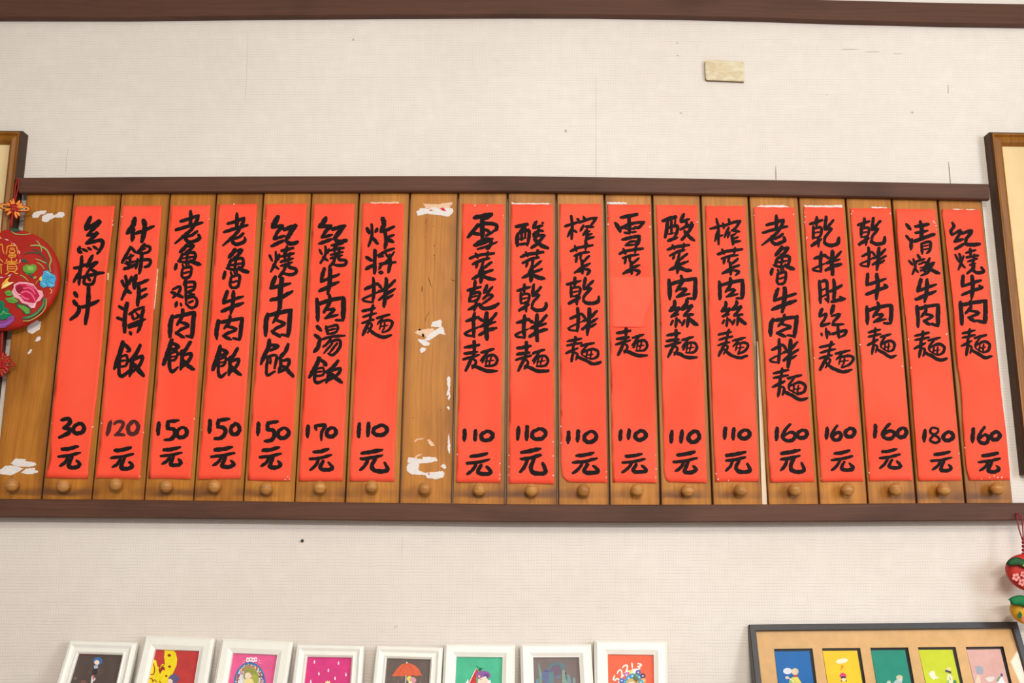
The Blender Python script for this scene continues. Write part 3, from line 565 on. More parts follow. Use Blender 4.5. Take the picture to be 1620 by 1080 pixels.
    if pi == 12:                            # red patch pasted over two characters
        V = [P(x, y, dep + lift(0.5, (y-324)/439.5) + 0.0003) for y in (438, 458, 478, 498, 516.5) for x in (967, 1000, 1033.5)]
        Fc = [ordered(V, (r*3+c_, r*3+c_+1, r*3+c_+4, r*3+c_+3)) for r in range(4) for c_ in range(2)]
        o = obj('pasted_patch', V, Fc, mat('patch_red_paper', (252, 100, 76), 0.8, 0.15, 0.04, 40), st); o['label'] = 'plain red patch pasted over the writing'
        v2, f2 = ribbon([(963, 516.5, .5), (990, 517.3, 1.1), (1022, 517, .5)]); V = [P(x, y, dep + lift(0.5, 0.44) + 0.0006) for x, y in v2]
        obj('crease', V, [ordered(V, q_) for q_ in f2], mat('dark_red_crease', (190, 30, 20), 0.8, 0.1), st)
    # chips of white core showing where the red face has rubbed off the edge
    def chip(u, v_, a, b):
        xl, yl, xr, yr = edges(v_); x = xl+(xr-xl)*u; y = yl+(yr-yl)*u
        V = [P(x+a*math.cos(k*1.05)*random.uniform(.7, 1.2), y+b*math.sin(k*1.05)*random.uniform(.7, 1.2), dep+lift(u, v_)+0.0003) for k in range(6)]
        return V, [ordered(V, tuple(range(6)))]
    CH = {1: [(.985,.055),(1,.07),(0,.28),(.995,.81),(.0,.8)], 2: [(.01,.04),(.0,.8),(1,.83),(1,.99)], 3: [(1,.05),(.99,.78)], 4: [(0,.82),(.4,.0)], 5: [(.0,.06),(.87,.995),(.97,.993),(.92,.985)],
          7: [(.5,.0),(.3,.0)], 9: [(.98,.04),(1,.05),(.3,.005),(.6,.005),(.01,.9),(.99,.93),(.99,.97),(.98,.985)], 10: [(0,.9),(0,.94),(.99,.9),(.99,.97),(.99,.85),(0,.97)],
          11: [(0,.8),(0,.86),(.99,.96),(.985,.98)], 12: [(0,.04),(0,.07),(.99,.08),(1,.03),(.99,.9),(.99,.95),(.98,.98)], 13: [(.99,.06)], 14: [(.02,.97),(.06,.99),(.3,.995)],
          15: [(.0,.03),(.97,.025)], 16: [(.01,.02),(.02,.035),(0,.055),(.03,.11),(.02,.115),(0,.99),(.02,.55)], 17: [(.06,.01),(.02,.02),(.98,.02),(.0,.5),(.97,.58),(0,.97)],
          18: [(.96,.05),(.98,.06),(.99,.075),(.93,.045),(.02,.48),(.03,.585),(.97,.46),(1,.9)], 19: [(.5,.99),(.62,.985),(.7,.99),(.8,.99),(0,.88),(.3,.995)]}.get(pi, [])
    if CH:
        V, Fc = join([chip(u, v_, random.uniform(.5, 1.3), random.uniform(.6, 1.5)) for u, v_ in CH])
        o = obj('worn_edge', V, Fc, M_TORN, st); o['label'] = 'white chips along the worn red edge'

# ------------------------------------------------------------------ torn paper left on the planks
def torn(plank, name, pieces, dd=0.0006, label=None):
    """each piece: (material, polygon px) a thin scrap with ragged edge"""
    root, dep = PLANKS[plank]; mats = []; V = []; Fc = []; idx = []
    for k, (m, pl) in enumerate(pieces):
        if m not in mats: mats.append(m)
        pp = []
        for (a, b) in zip(pl, pl[1:]+pl[:1]):
            n = max(1, int(math.hypot(a[0]-b[0], a[1]-b[1])/2.2))
            for i in range(n):
                t = i/n; j = 0.0 if i == 0 else 0.55
                pp.append((a[0]+(b[0]-a[0])*t+random.uniform(-j, j), a[1]+(b[1]-a[1])*t+random.uniform(-j, j)))
        n = len(pp); o = len(V); h = dep + dd + 0.0001*k
        V += [P(x, y, h) for x, y in pp] + [P(x, y, dep-0.0002) for x, y in pp]
        new = [ordered(V, tuple(range(o, o+n)))] + [(o+i, o+n+i, o+n+(i+1) % n, o+(i+1) % n) for i in range(n)]
        Fc += new; idx += [mats.index(m)]*len(new)
    o = obj(name, V, Fc, mats, root, idx)
    if label: o['label'] = label
    return o
W_, K_, R_ = M_TORN, M_TORNPINK, M_TORNRED
def z(ox, oy, s, pts): return [(ox+x/s, oy+y/s) for x, y in pts]
torn(0, 'torn_paper', [(W_, z(0,320,6.75,[(340,140),(365,105),(430,90),(500,90),(480,120),(430,130),(405,165),(350,168)]))])
torn(0, 'torn_paper', [(W_, z(0,320,6.75,[(450,150),(500,120),(560,115),(580,140),(640,100),(680,105),(692,135),(660,165),(590,160),(545,180),(500,212),(448,200)]))])
torn(0, 'torn_paper', [(W_, z(0,460,6.75,[(285,400),(330,350),(380,310),(440,325),(425,410),(340,460),(300,440)]))])
torn(0, 'torn_paper', [(W_, z(0,460,6.75,[(370,540),(400,490),(435,485),(435,515),(400,540)]))])
torn(0, 'torn_paper', [(W_, z(0,460,6.75,[(295,660),(325,622),(342,625),(330,660),(302,680)]))])
torn(0, 'torn_paper', [(W_, z(0,620,6.75,[(115,765),(160,710),(230,712),(280,715),(270,735),(380,755),(388,780),(320,798),(200,795),(150,780)]))])
torn(0, 'torn_paper', [(W_, z(0,620,6.75,[(0,830),(60,785),(170,788),(255,815),(200,850),(130,885),(95,888),(40,880),(0,872)])), (W_, z(0,620,6.75,[(220,860),(280,815),(378,808),(370,830),(410,845),(395,865),(300,878)]))])
torn(1, 'torn_paper', [(K_, z(0,320,6.75,[(1145,755),(1162,750),(1160,830),(1142,825)]))])
torn(2, 'torn_paper', [(K_, z(180,330,6.75,[(445,650),(460,628),(476,650),(462,800),(445,1000),(425,1080),(418,1080),(436,900)])), (W_, z(150,470,6.75,[(632,0),(648,0),(638,120),(625,150)]))])
torn(8, 'torn_paper', [(K_, z(630,280,5.4,[(215,225),(330,232),(445,215),(462,212),(462,232),(442,245),(440,270),(230,265)])),
                       (W_, z(630,280,5.4,[(153,295),(180,282),(185,265),(260,270),(310,258),(360,272),(440,262),(465,268),(470,300),(435,335),(400,335),(360,325),(300,320),(250,312),(200,325),(165,330)])),
                       (R_, z(630,280,5.4,[(355,270),(372,260),(392,264),(400,280),(418,292),(385,290)])), (R_, z(630,280,5.4,[(262,282),(280,277),(300,284),(275,290)]))])
torn(8, 'torn_paper', [(K_, z(630,480,3.6,[(92,165),(110,152),(150,145),(195,140),(215,160),(190,185),(150,190),(120,180)])), (W_, z(630,480,3.6,[(185,130),(195,105),(240,90),(250,105),(245,125),(258,140),(262,165),(272,178),(235,172),(215,185),(175,212),(150,205),(180,170),(240,135)])),
                       (W_, z(630,480,3.6,[(110,205),(150,205),(180,225),(175,240),(145,240),(120,220)])), (W_, z(630,480,3.6,[(122,262),(140,248),(158,255),(155,268),(130,282)])),
                       (M_INK, z(630,480,3.6,[(114,148),(122,143),(130,147),(126,153),(116,153)])), (M_INK, z(630,480,3.6,[(135,172),(143,170),(150,188),(143,190),(136,184)]))])
torn(8, 'torn_paper', [(W_, z(630,480,3.6,[(278,425),(290,412),(298,425),(296,470),(292,500),(298,530),(288,552),(282,540),(290,520),(275,525),(284,480),(278,450)])), (W_, z(630,480,3.6,[(276,590),(284,583),(294,598),(286,608)]))])
torn(8, 'torn_paper', [(W_, z(630,480,3.6,[(283,765),(289,735),(292,760),(296,800),(296,850),(290,855),(282,825)]))])
torn(8, 'torn_paper', [(K_, z(460,650,6.75,[(1455,305),(1485,302),(1520,340),(1538,375),(1505,375),(1470,345)])), (K_, z(460,650,6.75,[(1318,325),(1340,300),(1380,292),(1420,290),(1412,302),(1350,310),(1330,335)])),
                       (K_, z(460,650,6.75,[(1320,500),(1345,470),(1410,458),(1360,482),(1340,505)]))])
torn(8, 'torn_paper', [(W_, z(460,650,6.75,[(1245,545),(1255,495),(1330,500),(1400,515),(1412,488),(1545,492),(1568,530),(1490,550),(1370,560),(1300,565)])),
                       (W_, z(460,650,6.75,[(1235,600),(1250,560),(1370,565),(1365,630),(1430,660),(1620,640),(1640,660),(1625,710),(1545,728),(1450,712),(1435,682),(1300,678),(1240,640)])),
                       (R_, z(460,650,6.75,[(1462,665),(1475,658),(1485,680),(1478,682)]))])
torn(8, 'torn_paper', [(W_, z(630,480,3.6,[(240,925),(255,912),(270,918),(275,935),(262,942)])) ])
for pl, pts in ((7, [(586,319.8),(631,319),(631,322.5),(610,323),(586,322.5)]), ):
    torn(pl, 'torn_paper', [(K_, pts)])
for pl, pts in ((10, [(809.5,318.7),(814,321),(869,321.2),(869,323.6),(809.5,323)]), (12, [(960.5,319.6),(991.5,319.8),(991.5,322.8),(961,322.6)]),
                (15, [(1198,326.5),(1203,324.8),(1239,324.3),(1248,326.8),(1247,328.2),(1198,327.6)]), (16, [(1271,323),(1276,325),(1332.5,324.5),(1332.5,328.4),(1275,327.8)]),
                (17, [(1378,327.5),(1383,326.9),(1404,328),(1402,329.6),(1380,329.2)]), (19, [(1502,332),(1508,330.6),(1543,331.2),(1543,332.8),(1504,333)])):
    torn(pl, 'torn_paper', [(W_, pts)], dd=0.0004)
for i, (th, dep) in enumerate(PLANKS):
    if i == 0: th['label'] = 'leftmost varnished wooden plank with round knob, bare but for torn white scraps'
    elif i == 8: th['label'] = 'bare varnished wooden plank mid-board with torn white paper scraps and round knob'
    elif i < 8: th['label'] = 'varnished plank with round knob behind a red strip, %s from the left' % ORD[i]
    elif i == 19: th['label'] = 'rightmost varnished plank with round knob, behind the last red strip'
    elif i < 14: th['label'] = 'varnished plank with round knob behind a red strip, %s right of the bare middle one' % ORD[i-9]
    else: th['label'] = 'varnished plank with round knob behind a red strip, %s from the right end' % ORD[19-i]

dep = PLANKS[15][1]
V = [P(1197.5, 540, 0.0165), P(1206, 805, 0.0165), P(1214.2, 805, 0.0165), P(1200.5, 540, 0.0165)]
v, f = slab(V, Vector((0, -1, 0)), 0.004)  # cream filler added in the gap, standing in for the bright wall behind
o = obj('added_gap_strip', v, [ordered(v, f[0])] + f[1:], mat('bright_wall_filler', (232, 208, 180), 0.6, 0.3, 0.03, 60), PLANKS[15][0]); o['label'] = 'added cream strip standing in for the bright wall seen through the widened gap'

dep = PLANKS[8][1]; V = []; Fc = []
for pts in ([(677, 437, .5), (680, 446, .9), (683.5, 455, .4)], [(668.5, 452, .6), (667.8, 457, 1.1), (667.6, 462, .5)], [(675, 345, .3), (674, 350, .7), (673, 354, .3)], [(713, 441, .4), (716, 443.5, .7), (720, 444, 1.0)],
            [(687, 387.5, .9), (687.2, 389.5, 1)], [(687, 403, 1.3), (687.1, 405, 1.4)], [(687, 408, .8), (687, 409.5, .8)], [(686, 357, .8), (686.2, 358.5, .8)], [(671.5, 374, .8), (672, 375, .8)], [(672, 510, .4), (675, 500, .7), (680, 492, .3)],
            [(652, 661, .6), (655, 660, .6)], [(671.5, 652, .8), (672.3, 652.8, .8)], [(696.5, 648, .8), (697, 649, .8)]):
    v2, f2 = ribbon(pts); o = len(V); V += [P(x, y, dep+0.0002) for x, y in v2]; Fc += [ordered(V, tuple(k+o for k in q)) for q in f2]
obj('scratch', V, Fc, mat('dark_scratch', (74, 40, 14), 0.8, 0.1), PLANKS[8][0])

# ------------------------------------------------------------------ moulded frames
def ring_frame(name, quad, nrm, prof, m, parent, back=0.0):
    """mitred frame; quad = outer corners TL TR BR BL on the back plane; prof = [(inset m, height m)...]"""
    Q = [Vector(p) for p in quad]; V = []; k = len(prof)
    for inset, h in prof:
        for i in range(4):
            a = Q[i]; e1 = (Q[(i+1) % 4]-a).normalized(); e2 = (Q[(i-1) % 4]-a).normalized()
            s = e1.cross(e2).length or 1
            V.append(a + (e1+e2)*(inset/s) + nrm*h)
    Fc = []
    for j in range(k-1):
        for i in range(4): Fc.append((j*4+i, j*4+(i+1) % 4, (j+1)*4+(i+1) % 4, (j+1)*4+i))
    mats, idx = (m, None) if not isinstance(m, tuple) else (list(m), [0 if j < 1 else 1 for j in range(k-1) for _ in range(4)])
    return obj(name, V, Fc, mats, parent, idx)
def inset_quad(quad, d):
    Q = [Vector(p) for p in quad]; o = []
    for i in range(4):
        a = Q[i]; e1 = (Q[(i+1) % 4]-a).normalized(); e2 = (Q[(i-1) % 4]-a).normalized(); s = e1.cross(e2).length or 1
        o.append(a + (e1+e2)*(d/s))
    return o
NW = Vector((0, -1, 0))
def wall_picture(label, quadpx, th, mirror):
    q = [P(x, y, th) for x, y in quadpx]; q = [Vector((p.x, -0.001, p.z)) for p in q]
    c = (q[2]+q[3])/2
    t = thing('picture_frame', label, 'picture frame', c)
    ring_frame('frame_edge', q, NW, [(0, 0), (0, th-0.004), (0.004, th)], M_FRAMESIDE, t)
    ring_frame('moulding', q, NW, [(0.004, th), (0.007, th), (0.010, th-0.004), (0.012, th-0.0035), (0.018, th-0.001), (0.022, th-0.003), (0.026, th-0.009), (0.0265, th-0.014)], M_FRAME, t)
    iq = inset_quad(q, 0.0255); v, f = slab([p + NW*(th-0.013) for p in iq], NW, 0.004)
    obj('mount_board', v, [ordered(v, f[0])] + f[1:], M_BEIGE, t)
    return t
wall_picture('brown wooden picture frame at the upper left edge, above the painted red disc', [(-330,203),(35,206),(-12,640),(-385,640)], 0.026, 0)
wall_picture('brown wooden picture frame with beige mount hanging right of the menu board', [(1566,208),(1990,214),(2046,750),(1624,750)], 0.026, 1)

# small blank plate high on the wall
def round_poly(x0, y0, x1, y1, x2, y2, x3, y3, r, cuts=(1,1,1,1)):
    c = [(x0,y0),(x1,y1),(x2,y2),(x3,y3)]; o = []
    for i in range(4):
        a = Vector(c[i]); p = (Vector(c[i-1])-a).normalized(); n = (Vector(c[(i+1) % 4])-a).normalized(); rr = r*cuts[i]
        if rr == 0: o.append(tuple(a)); continue
        for k in range(5):
            t = k/4; o.append(tuple(a + p*rr*(1-t)**2 + n*rr*t**2))
    return o
pl = round_poly(1115, 94.5, 1177, 97, 1177.6, 129, 1116.5, 126.5, 4, (1,1,0.2,1))
q0 = [P(x, y, 0.0065) for x, y in pl]; cc = sum(q0, Vector())/len(q0)
plate_in = [cc + (p-cc)*0.93 + Vector((0, -0.0008, 0)) for p in q0]; n = len(q0)
V = plate_in + q0 + [Vector((p.x, -0.0002, p.z)) for p in q0]
Fc = [ordered(V, tuple(range(n)))] + [(i, n+i, n+(i+1) % n, (i+1) % n) for i in range(n)] + [(n+i, 2*n+i, 2*n+(i+1) % n, n+(i+1) % n) for i in range(n)]
def stained():
    t = NT('stained_yellow_plastic', 0.35)
    a = t.noise(t.vec(t.math('MULTIPLY', t.x, 45), 2, t.math('MULTIPLY', t.z, 90)), 1, 4)
    b = t.noise(t.vec(t.math('MULTIPLY', t.x, 60), 9, t.math('MULTIPLY', t.z, 60)), 1, 3)
    c = t.mix(t.step(a, 0.35, 0.65), lin((222, 212, 182)), lin((208, 186, 148)))
    c = t.mix(t.math('MULTIPLY', t.step(b, 0.6, 0.75), 0.5), c, lin((190, 150, 105)))
    t.color(c); return t.m
o = obj('wall_plate', V, Fc, [stained(), mat('plate_edge_shadow_tone', (128, 104, 66), 0.6)], None, [0] + [0]*n + [1]*n); tag(o, 'small blank yellowed plastic plate high on the wallpaper', 'wall plate')  # side walls coloured darker: the plate's shadow outline is painted in
# small nail below the board
hp = P(478, 855, 0.004)
v, f = tube([hp + Vector((0, 0.004, 0)), hp, hp + Vector((0, -0.0006, 0))], 0.0026, 8)
o = obj('nail', v, f, mat('black_iron', (30, 26, 24), 0.5)); tag(o, 'small black nail head in the wall under the board', 'nail')

# ------------------------------------------------------------------ painted disc hanging at the left
DD = 0.052
dc = P(7.5, 440.5, DD); R0 = (P(91, 440.5, DD)-dc).length
disc = thing('hanging_disc', 'round red painted cushion disc with peony and gold characters, hanging on a cord', 'ornament', P(22, 523, DD-0.02))
V = []; Fc = []; n = 64; prof = [(0, 0.0), (0.90, 0.0), (0.94, 0.0008), (0.975, 0.0028), (0.995, 0.0065), (1.0, 0.0105), (0.99, 0.0145), (0.96, 0.018), (0.9, 0.020), (0, 0.021)]
for r_, h in prof:
    for k in range(n):
        q = 2*math.pi*k/n; V.append(Vector((dc.x + R0*r_*math.cos(q), -DD + h, dc.z + R0*r_*math.sin(q))))
for j in range(len(prof)-1):
    for k in range(n): Fc.append((j*n+k, (j+1)*n+k, (j+1)*n+(k+1) % n, j*n+(k+1) % n))
M_DISC = mat('red_disc_fabric', (172, 32, 22), 0.6, 0.3, 0.12, 30, 0.4)
obj('cushion', V, Fc, M_DISC, disc, smooth=True)
def T4(pts): return [(x/5.4, 340+y/5.4) for x, y in pts]
def sh(c, *a):
    return (c, T4(a[0])) if len(a) == 1 else (c, a[0]/5.4, T4(a[1]))
GOLD = (236,158,56); LG = (158,172,92); DG = (44,88,70); GR = (104,160,62); BL = (70,170,215); DB = (24,74,130); PK = (240,168,184); MG = (196,28,70); RO = (238,104,146); TE_ = (20,122,88); YE = (250,206,84); WH = (246,236,220); PU = (140,72,152)
def circle_dash(cx, cy, r, a0, a1): return [(cx+r*math.cos(math.radians(a)), cy+r*math.sin(math.radians(a))) for a in [a0+(a1-a0)*k/4 for k in range(5)]]
art = []
for k in range(14):
    a0 = -90 + k*13.5
    art.append(sh((235,180,190) if k % 2 else (190,50,80), 9, circle_dash(8, 368, 165, a0, a0+9)))
    art.append(sh((235,180,190), 7, circle_dash(8, 368, 165, -90-k*13.5-11, -90-k*13.5-2)))
for s in ([(100,240),(101,258)], [(60,300),(64,268),(100,262),(138,266),(146,300)], [(82,284),(124,284)], [(84,298),(84,320),(122,320),(122,298),(84,298)],
          [(80,334),(80,358),(128,358),(128,334),(80,334)], [(82,346),(126,346)], [(104,334),(104,357)], [(58,300),(54,335)], [(148,300),(154,335)],
          [(60,376),(60,396),(138,396),(138,376)], [(98,362),(98,408)], [(38,410),(158,410)], [(64,424),(64,478)], [(64,424),(134,424),(134,478),(64,478)], [(66,442),(132,442)], [(66,460),(132,460)],
          [(78,484),(60,500),(44,504)], [(118,484),(134,498),(152,500)],
          [(-6,262),(12,248),(22,270),(24,300),(36,330)], [(-10,290),(-4,330)], [(0,375),(16,392),(24,402)], [(-12,420),(20,425)], [(8,425),(10,500)], [(-14,430),(-14,490)],
          [(-60,262),(-38,262)], [(-50,250),(-52,330)], [(-66,300),(-34,300)], [(-56,376),(-36,430),(-62,500)], [(-70,410),(-30,410)]):
    art.append(sh(GOLD, 9, s))
art += [sh(LG, 8, [(100,140),(130,160),(190,168),(262,160)]), sh(DG, [(90,125),(120,114),(165,122),(172,132),(140,142),(105,138)]),
        sh(LG, 9, [(310,220),(335,245),(352,285),(355,312)]), sh(LG, 13, [(262,262),(330,260),(395,295),(425,350),(436,385),(424,430),(432,482)]), sh(DG, 10, [(205,334),(240,322),(300,322),(350,335),(390,385),(408,430),(412,475)]),
        sh(DG, 8, [(280,294),(310,300),(345,318)]), sh(LG, 10, [(305,376),(345,388),(395,412)]), sh(LG, 8, [(320,405),(350,425),(378,462)]), sh(LG, 8, [(172,514),(200,525),(240,562)]),
        sh(DG, [(182,380),(205,373),(238,392),(228,405),(195,400)]), sh(DG, 4, [(228,402),(250,420)]), sh(GR, [(195,440),(235,420),(250,430),(280,418),(312,432),(310,470),(285,498),(250,512),(220,502),(198,474)]),
        sh((142,190,86), [(230,440),(262,432),(290,448),(280,472),(240,470)]), sh(DG, 7, [(205,485),(245,500),(275,495)]), sh(DG, 14, [(258,520),(278,530)]), sh(LG, 18, [(290,538),(308,528)]), sh(DG, 5, [(245,505),(268,520)]),
        sh(LG, 6, [(304,588),(318,566),(328,556)]),
        sh(BL, [(372,480),(410,472),(432,495),(470,515),(477,545),(468,580),(466,608),(440,620),(405,608),(372,622),(345,602),(342,570),(355,548),(350,528),(368,508)]),
        sh(DB, 3, [(375,492),(410,500),(430,530),(462,530)]), sh(DB, 3, [(350,540),(395,545),(440,585),(470,585)]), sh(DB, 3, [(378,515),(405,530),(425,552)]), sh(DB, 3, [(395,560),(398,590),(408,605)]), sh((150,214,240), 8, [(392,485),(415,498),(428,518)]), sh((150,214,240), 7, [(360,575),(378,590),(392,600)]),
        sh((150,214,240), 8, [(425,590),(445,600),(460,590)]), sh(YE, [(332,545),(350,522),(362,540),(356,562),(340,560)]), sh(YE, 6, [(425,628),(442,648),(430,672)]),
        sh(GR, [(38,658),(72,640),(110,655),(118,680),(90,690),(60,692)]), sh(GR, [(42,712),(80,706),(112,694),(160,735),(120,756),(72,746)]), sh(DG, 4, [(50,665),(100,675)]), sh(DG, 4, [(60,722),(130,738)]),
        sh(DG, [(135,745),(180,760),(230,775),(262,800),(262,842),(225,852),(195,832),(180,800),(148,796)]), sh(GR, [(150,765),(205,775),(250,800),(255,838),(222,846),(205,820),(165,792)]),
        sh(PK, [(102,650),(122,612),(118,592),(160,572),(220,572),(285,588),(322,640),(362,648),(372,690),(340,732),(312,744),(300,792),(265,796),(235,765),(188,752),(160,718),(118,700)]),
        sh(MG, [(122,645),(135,600),(165,588),(222,588),(288,606),(320,652),(340,690),(318,718),(296,752),(255,748),(205,735),(178,700),(140,672)]),
        sh((150,20,50), [(135,620),(160,600),(190,606),(196,640),(165,668),(140,652)]), sh(RO, 13, [(183,662),(225,652),(262,668),(290,705),(300,735)]), sh(RO, 12, [(205,626),(250,622),(285,648),(300,675)]), sh(RO, 13, [(185,690),(215,712),(245,720)]),
        sh((250,200,214), 8, [(120,600),(130,640),(150,672),(175,680)]), sh(RO, 9, [(225,600),(268,610),(292,630)]), sh((250,210,220), 9, [(255,775),(285,782),(298,755)]),
        sh(LG, 9, [(396,715),(388,790),(340,850),(260,898),(198,905)]), sh(TE_, 24, [(378,712),(370,770),(325,825),(260,868),(200,880)]), sh(LG, 4, [(376,740),(350,800),(290,855),(220,878)]),
        sh(PU, [(-10,905),(50,900),(80,870),(110,855),(125,872),(118,905),(85,935),(40,962),(-10,968)]), sh((176,104,186), 5, [(0,940),(50,930),(100,895)]), sh((100,40,120), 4, [(-5,922),(50,912),(95,880)]),
        sh(TE_, [(-20,730),(20,730),(42,752),(38,785),(75,800),(72,835),(98,842),(96,862),(60,885),(20,895),(-20,890)]), sh((110,180,70), 7, [(-10,852),(20,842),(28,820),(46,840),(72,840)]), sh((16,90,60), 6, [(-5,760),(18,790),(2,830)]),
        sh(YE, [(10,632),(18,588),(52,548),(90,522),(62,560),(80,575),(122,572),(80,600),(40,622)]), sh(WH, 9, [(14,625),(30,605),(70,590),(112,576)]), sh((246,150,40), 7, [(12,630),(24,598),(56,560)]),
        sh(GOLD, [(-8,118),(8,125),(4,150),(-8,158)]), sh(GOLD, [(-8,180),(16,196),(2,206),(-8,204)])]
def disc_fn(x, y, h): return P(x, y, DD+h)
flat_art('painting', art, disc_fn, disc, 0.00002)
# cord from the rail and the flower knot
cordm = []
for s in (-1, 1):
    cordm.append(tube([P(28+s*1.2, 284, RD+0.003), P(26.5+s*2.2, 296, RD+0.005), P(25+s*1.6, 306, RD+0.006), P(23.5+s*0.6, 317, RD+0.010)], 0.0011))
cordm.append(tube([P(28.5, 284, RD-0.001), P(28, 283.5, RD+0.004), P(27, 284, RD+0.004)], 0.0015))
v, f = join(cordm); obj('cord', v, f, M_CORD, disc, smooth=True)
v, f = tube([P(20.5, 336, RD+0.008), P(18.5, 348, RD+0.008), P(17, 359, DD-0.010)], 0.0021); obj('cord', v, f, M_CORD, disc, smooth=True)
def loops(cx, cy, dep, lst, m, r, parent, nm='knot_loop'):
    parts = []
    for (ax, ay, lw) in lst:
        L = math.hypot(ax, ay); ux, uy = ax/L, ay/L; nx, ny = -uy, ux; pts = []
        for k in range(13):
            t = k/12*math.pi*2 - math.pi; a = (1+math.cos(t))/2
            pts.append(P(cx + ux*L*a + nx*lw*math.sin(t)*0.5, cy + uy*L*a + ny*lw*math.sin(t)*0.5, dep+0.0015*math.sin(t*2)))
        parts.append(tube(pts, r))
    v, f = join(parts); return obj(nm, v, f, m, parent, smooth=True)
def core(cx, cy, dep, rx, m, parent):
    parts = []
    for a in range(3):
        for b_ in range(3):
            x = cx + (a-1)*rx*0.52; y = cy + (b_-1)*rx*0.52
            parts.append(tube([P(x-rx*.35, y-rx*.3, dep), P(x, y, dep+0.003), P(x+rx*.35, y+rx*.3, dep)], 0.0022))
            parts.append(tube([P(x+rx*.35, y-rx*.3, dep-0.001), P(x, y, dep+0.002), P(x-rx*.35, y+rx*.3, dep-0.001)], 0.0022))
    v, f = join(parts); return obj('knot_centre', v, f, m, parent, smooth=True)
KD = RD+0.007
lst = [(25,2,9),(-25,-4,9),(13,-7,5),(16,-2,4.5),(9,-12,4),(-7,-13,4),(-13,-8,4.5),(-16,5,4),(-12,12,4),(4,17,4),(9,13,4),(-2,-15,4)]
for (ax, ay, lw) in lst:
    k = loops(22.5, 329, KD, [(ax, ay, lw)], M_CORD, 0.0014, disc)
    k2 = loops(22.5, 329, KD+0.0015, [(ax*0.93, ay*0.93, max(1.6, lw-2.4))], M_ORANGE, 0.0015, disc)
core(22.5, 329, KD+0.001, 7, M_CORD, disc)
# lower knot under the disc
KD2 = DD-0.016
v, f = tube([P(4, 518, KD2), P(3, 540, KD2), P(1, 570, KD2)], 0.0021); obj('cord', v, f, M_CORD, disc, smooth=True)
M_DKRED = mat('dark_red_cord', (150, 24, 36), 0.7, 0.3, 0.25, 500); M_RUST = mat('rust_cord', (196, 84, 40), 0.7, 0.3, 0.25, 500)
for i, (ax, ay, lw) in enumerate([(22,0,8),(14,-12,5),(15,-7,5),(8,-16,5),(3,-19,5),(13,10,5),(8,15,5),(3,20,5),(-8,-14,5),(-14,-8,5),(-22,2,8),(-14,10,5),(-6,17,5)]):
    loops(1, 576, KD2, [(ax, ay, lw)], M_DKRED if i % 2 else M_CORD, 0.0014, disc); loops(1, 576, KD2+0.0016, [(ax*.9, ay*.9, max(1.5, lw-3))], M_RUST, 0.0008, disc)
core(1, 576, KD2+0.001, 8, M_CORD, disc)

# ------------------------------------------------------------------ fruit charm hanging at the right
FD = 0.056
charm = thing('fruit_charm', 'hanging charm with red and green-leaved yellow cloth fruits on a dark red cord', 'ornament', P(1624, 990, 0.03))
M_WINE = mat('wine_cord', (140, 24, 44), 0.6, 0.3, 0.2, 500)
v, f = join([tube([P(1607.5, 812, RD-0.002), P(1607.8, 813, RD+0.005), P(1609, 822, RD+0.010), P(1612.5, 838, RD+0.014), P(1618, 855, RD+0.017)], 0.0013),
             tube([P(1607.8, 813, RD+0.005), P(1612, 812.5, RD+0.007), P(1616, 817, RD+0.010), P(1618, 832, RD+0.014), P(1619, 855, RD+0.017)], 0.0013)])
obj('cord', v, f, M_WINE, charm, smooth=True)
def blob(cx, cy, dep, rx, ry, rz, m, parent, name, squash=0.0, n=20, kk=14):
    c = P(cx, cy, dep); V = []; Fc = []; px = 0.00121
    for j in range(kk+1):
        th = math.pi*j/kk
        for k in range(n):
            ph = 2*math.pi*k/n; r = math.sin(th)*(1 + squash*math.cos(th)) * (1+0.03*math.cos(5*ph))
            V.append(Vector((c.x + rx*px*r*math.cos(ph), c.y + rz*r*math.sin(ph), c.z + ry*px*math.cos(th))))
    for j in range(kk):
        for k in range(n): Fc.append((j*n+k, j*n+(k+1) % n, (j+1)*n+(k+1) % n, (j+1)*n+k))
    return obj(name, V, Fc, m, parent, smooth=True)
for k, yy in enumerate((858, 864, 870, 876)):
    blob(1619.5, yy, RD+0.018, 3.0, 2.6, 0.0035, M_WINE if k % 2 else M_DKRED, charm, 'bead', n=10, kk=6)
def leaf(pts, dep, m, parent, curl=0.004):
    n = len(pts); cx = sum(p[0] for p in pts)/n; cy = sum(p[1] for p in pts)/n
    V = [P(cx, cy, dep+curl)] + [P(x, y, dep) for x, y in pts] + [P(cx + (x-cx)*.6, cy+(y-cy)*.6, dep+curl*0.8) for x, y in pts] + [P(cx, cy, dep-0.003)]
    Fc = []
    for i in range(n):
        j = (i+1) % n
        Fc += [(0, 1+n+i, 1+n+j), (1+n+i, 1+i, 1+j, 1+n+j), (1+i, 2*n+1, 1+j)]
    return obj('leaf', V, Fc, m, parent, smooth=True)
M_LEAF = mat('dark_green_cloth', (36, 88, 52), 0.6, 0.3, 0.15, 200, 0.5); M_LEAF2 = mat('green_cloth', (22, 124, 72), 0.55, 0.3, 0.1, 200, 0.5)
ZR = lambda pts: [(1580 + x/5.4, 800 + y/5.4) for x, y in pts]
blob(1625.5, 905, FD, 32, 27, 0.017, mat('red_fruit_cloth', (196, 44, 34), 0.5, 0.4, 0.2, 50, 0.4), charm, 'red_fruit', 0.12)
leaf(ZR([(60,492),(80,465),(110,445),(150,436),(190,445),(225,465),(260,470),(270,500),(240,535),(210,530),(185,510),(160,505),(120,510),(85,512)]), FD+0.020, M_LEAF, charm)
leaf(ZR([(205,510),(215,495),(240,500),(250,520),(225,530)]), FD+0.0235, mat('yellow_cloth', (226, 180, 50), 0.6), charm, 0.001)
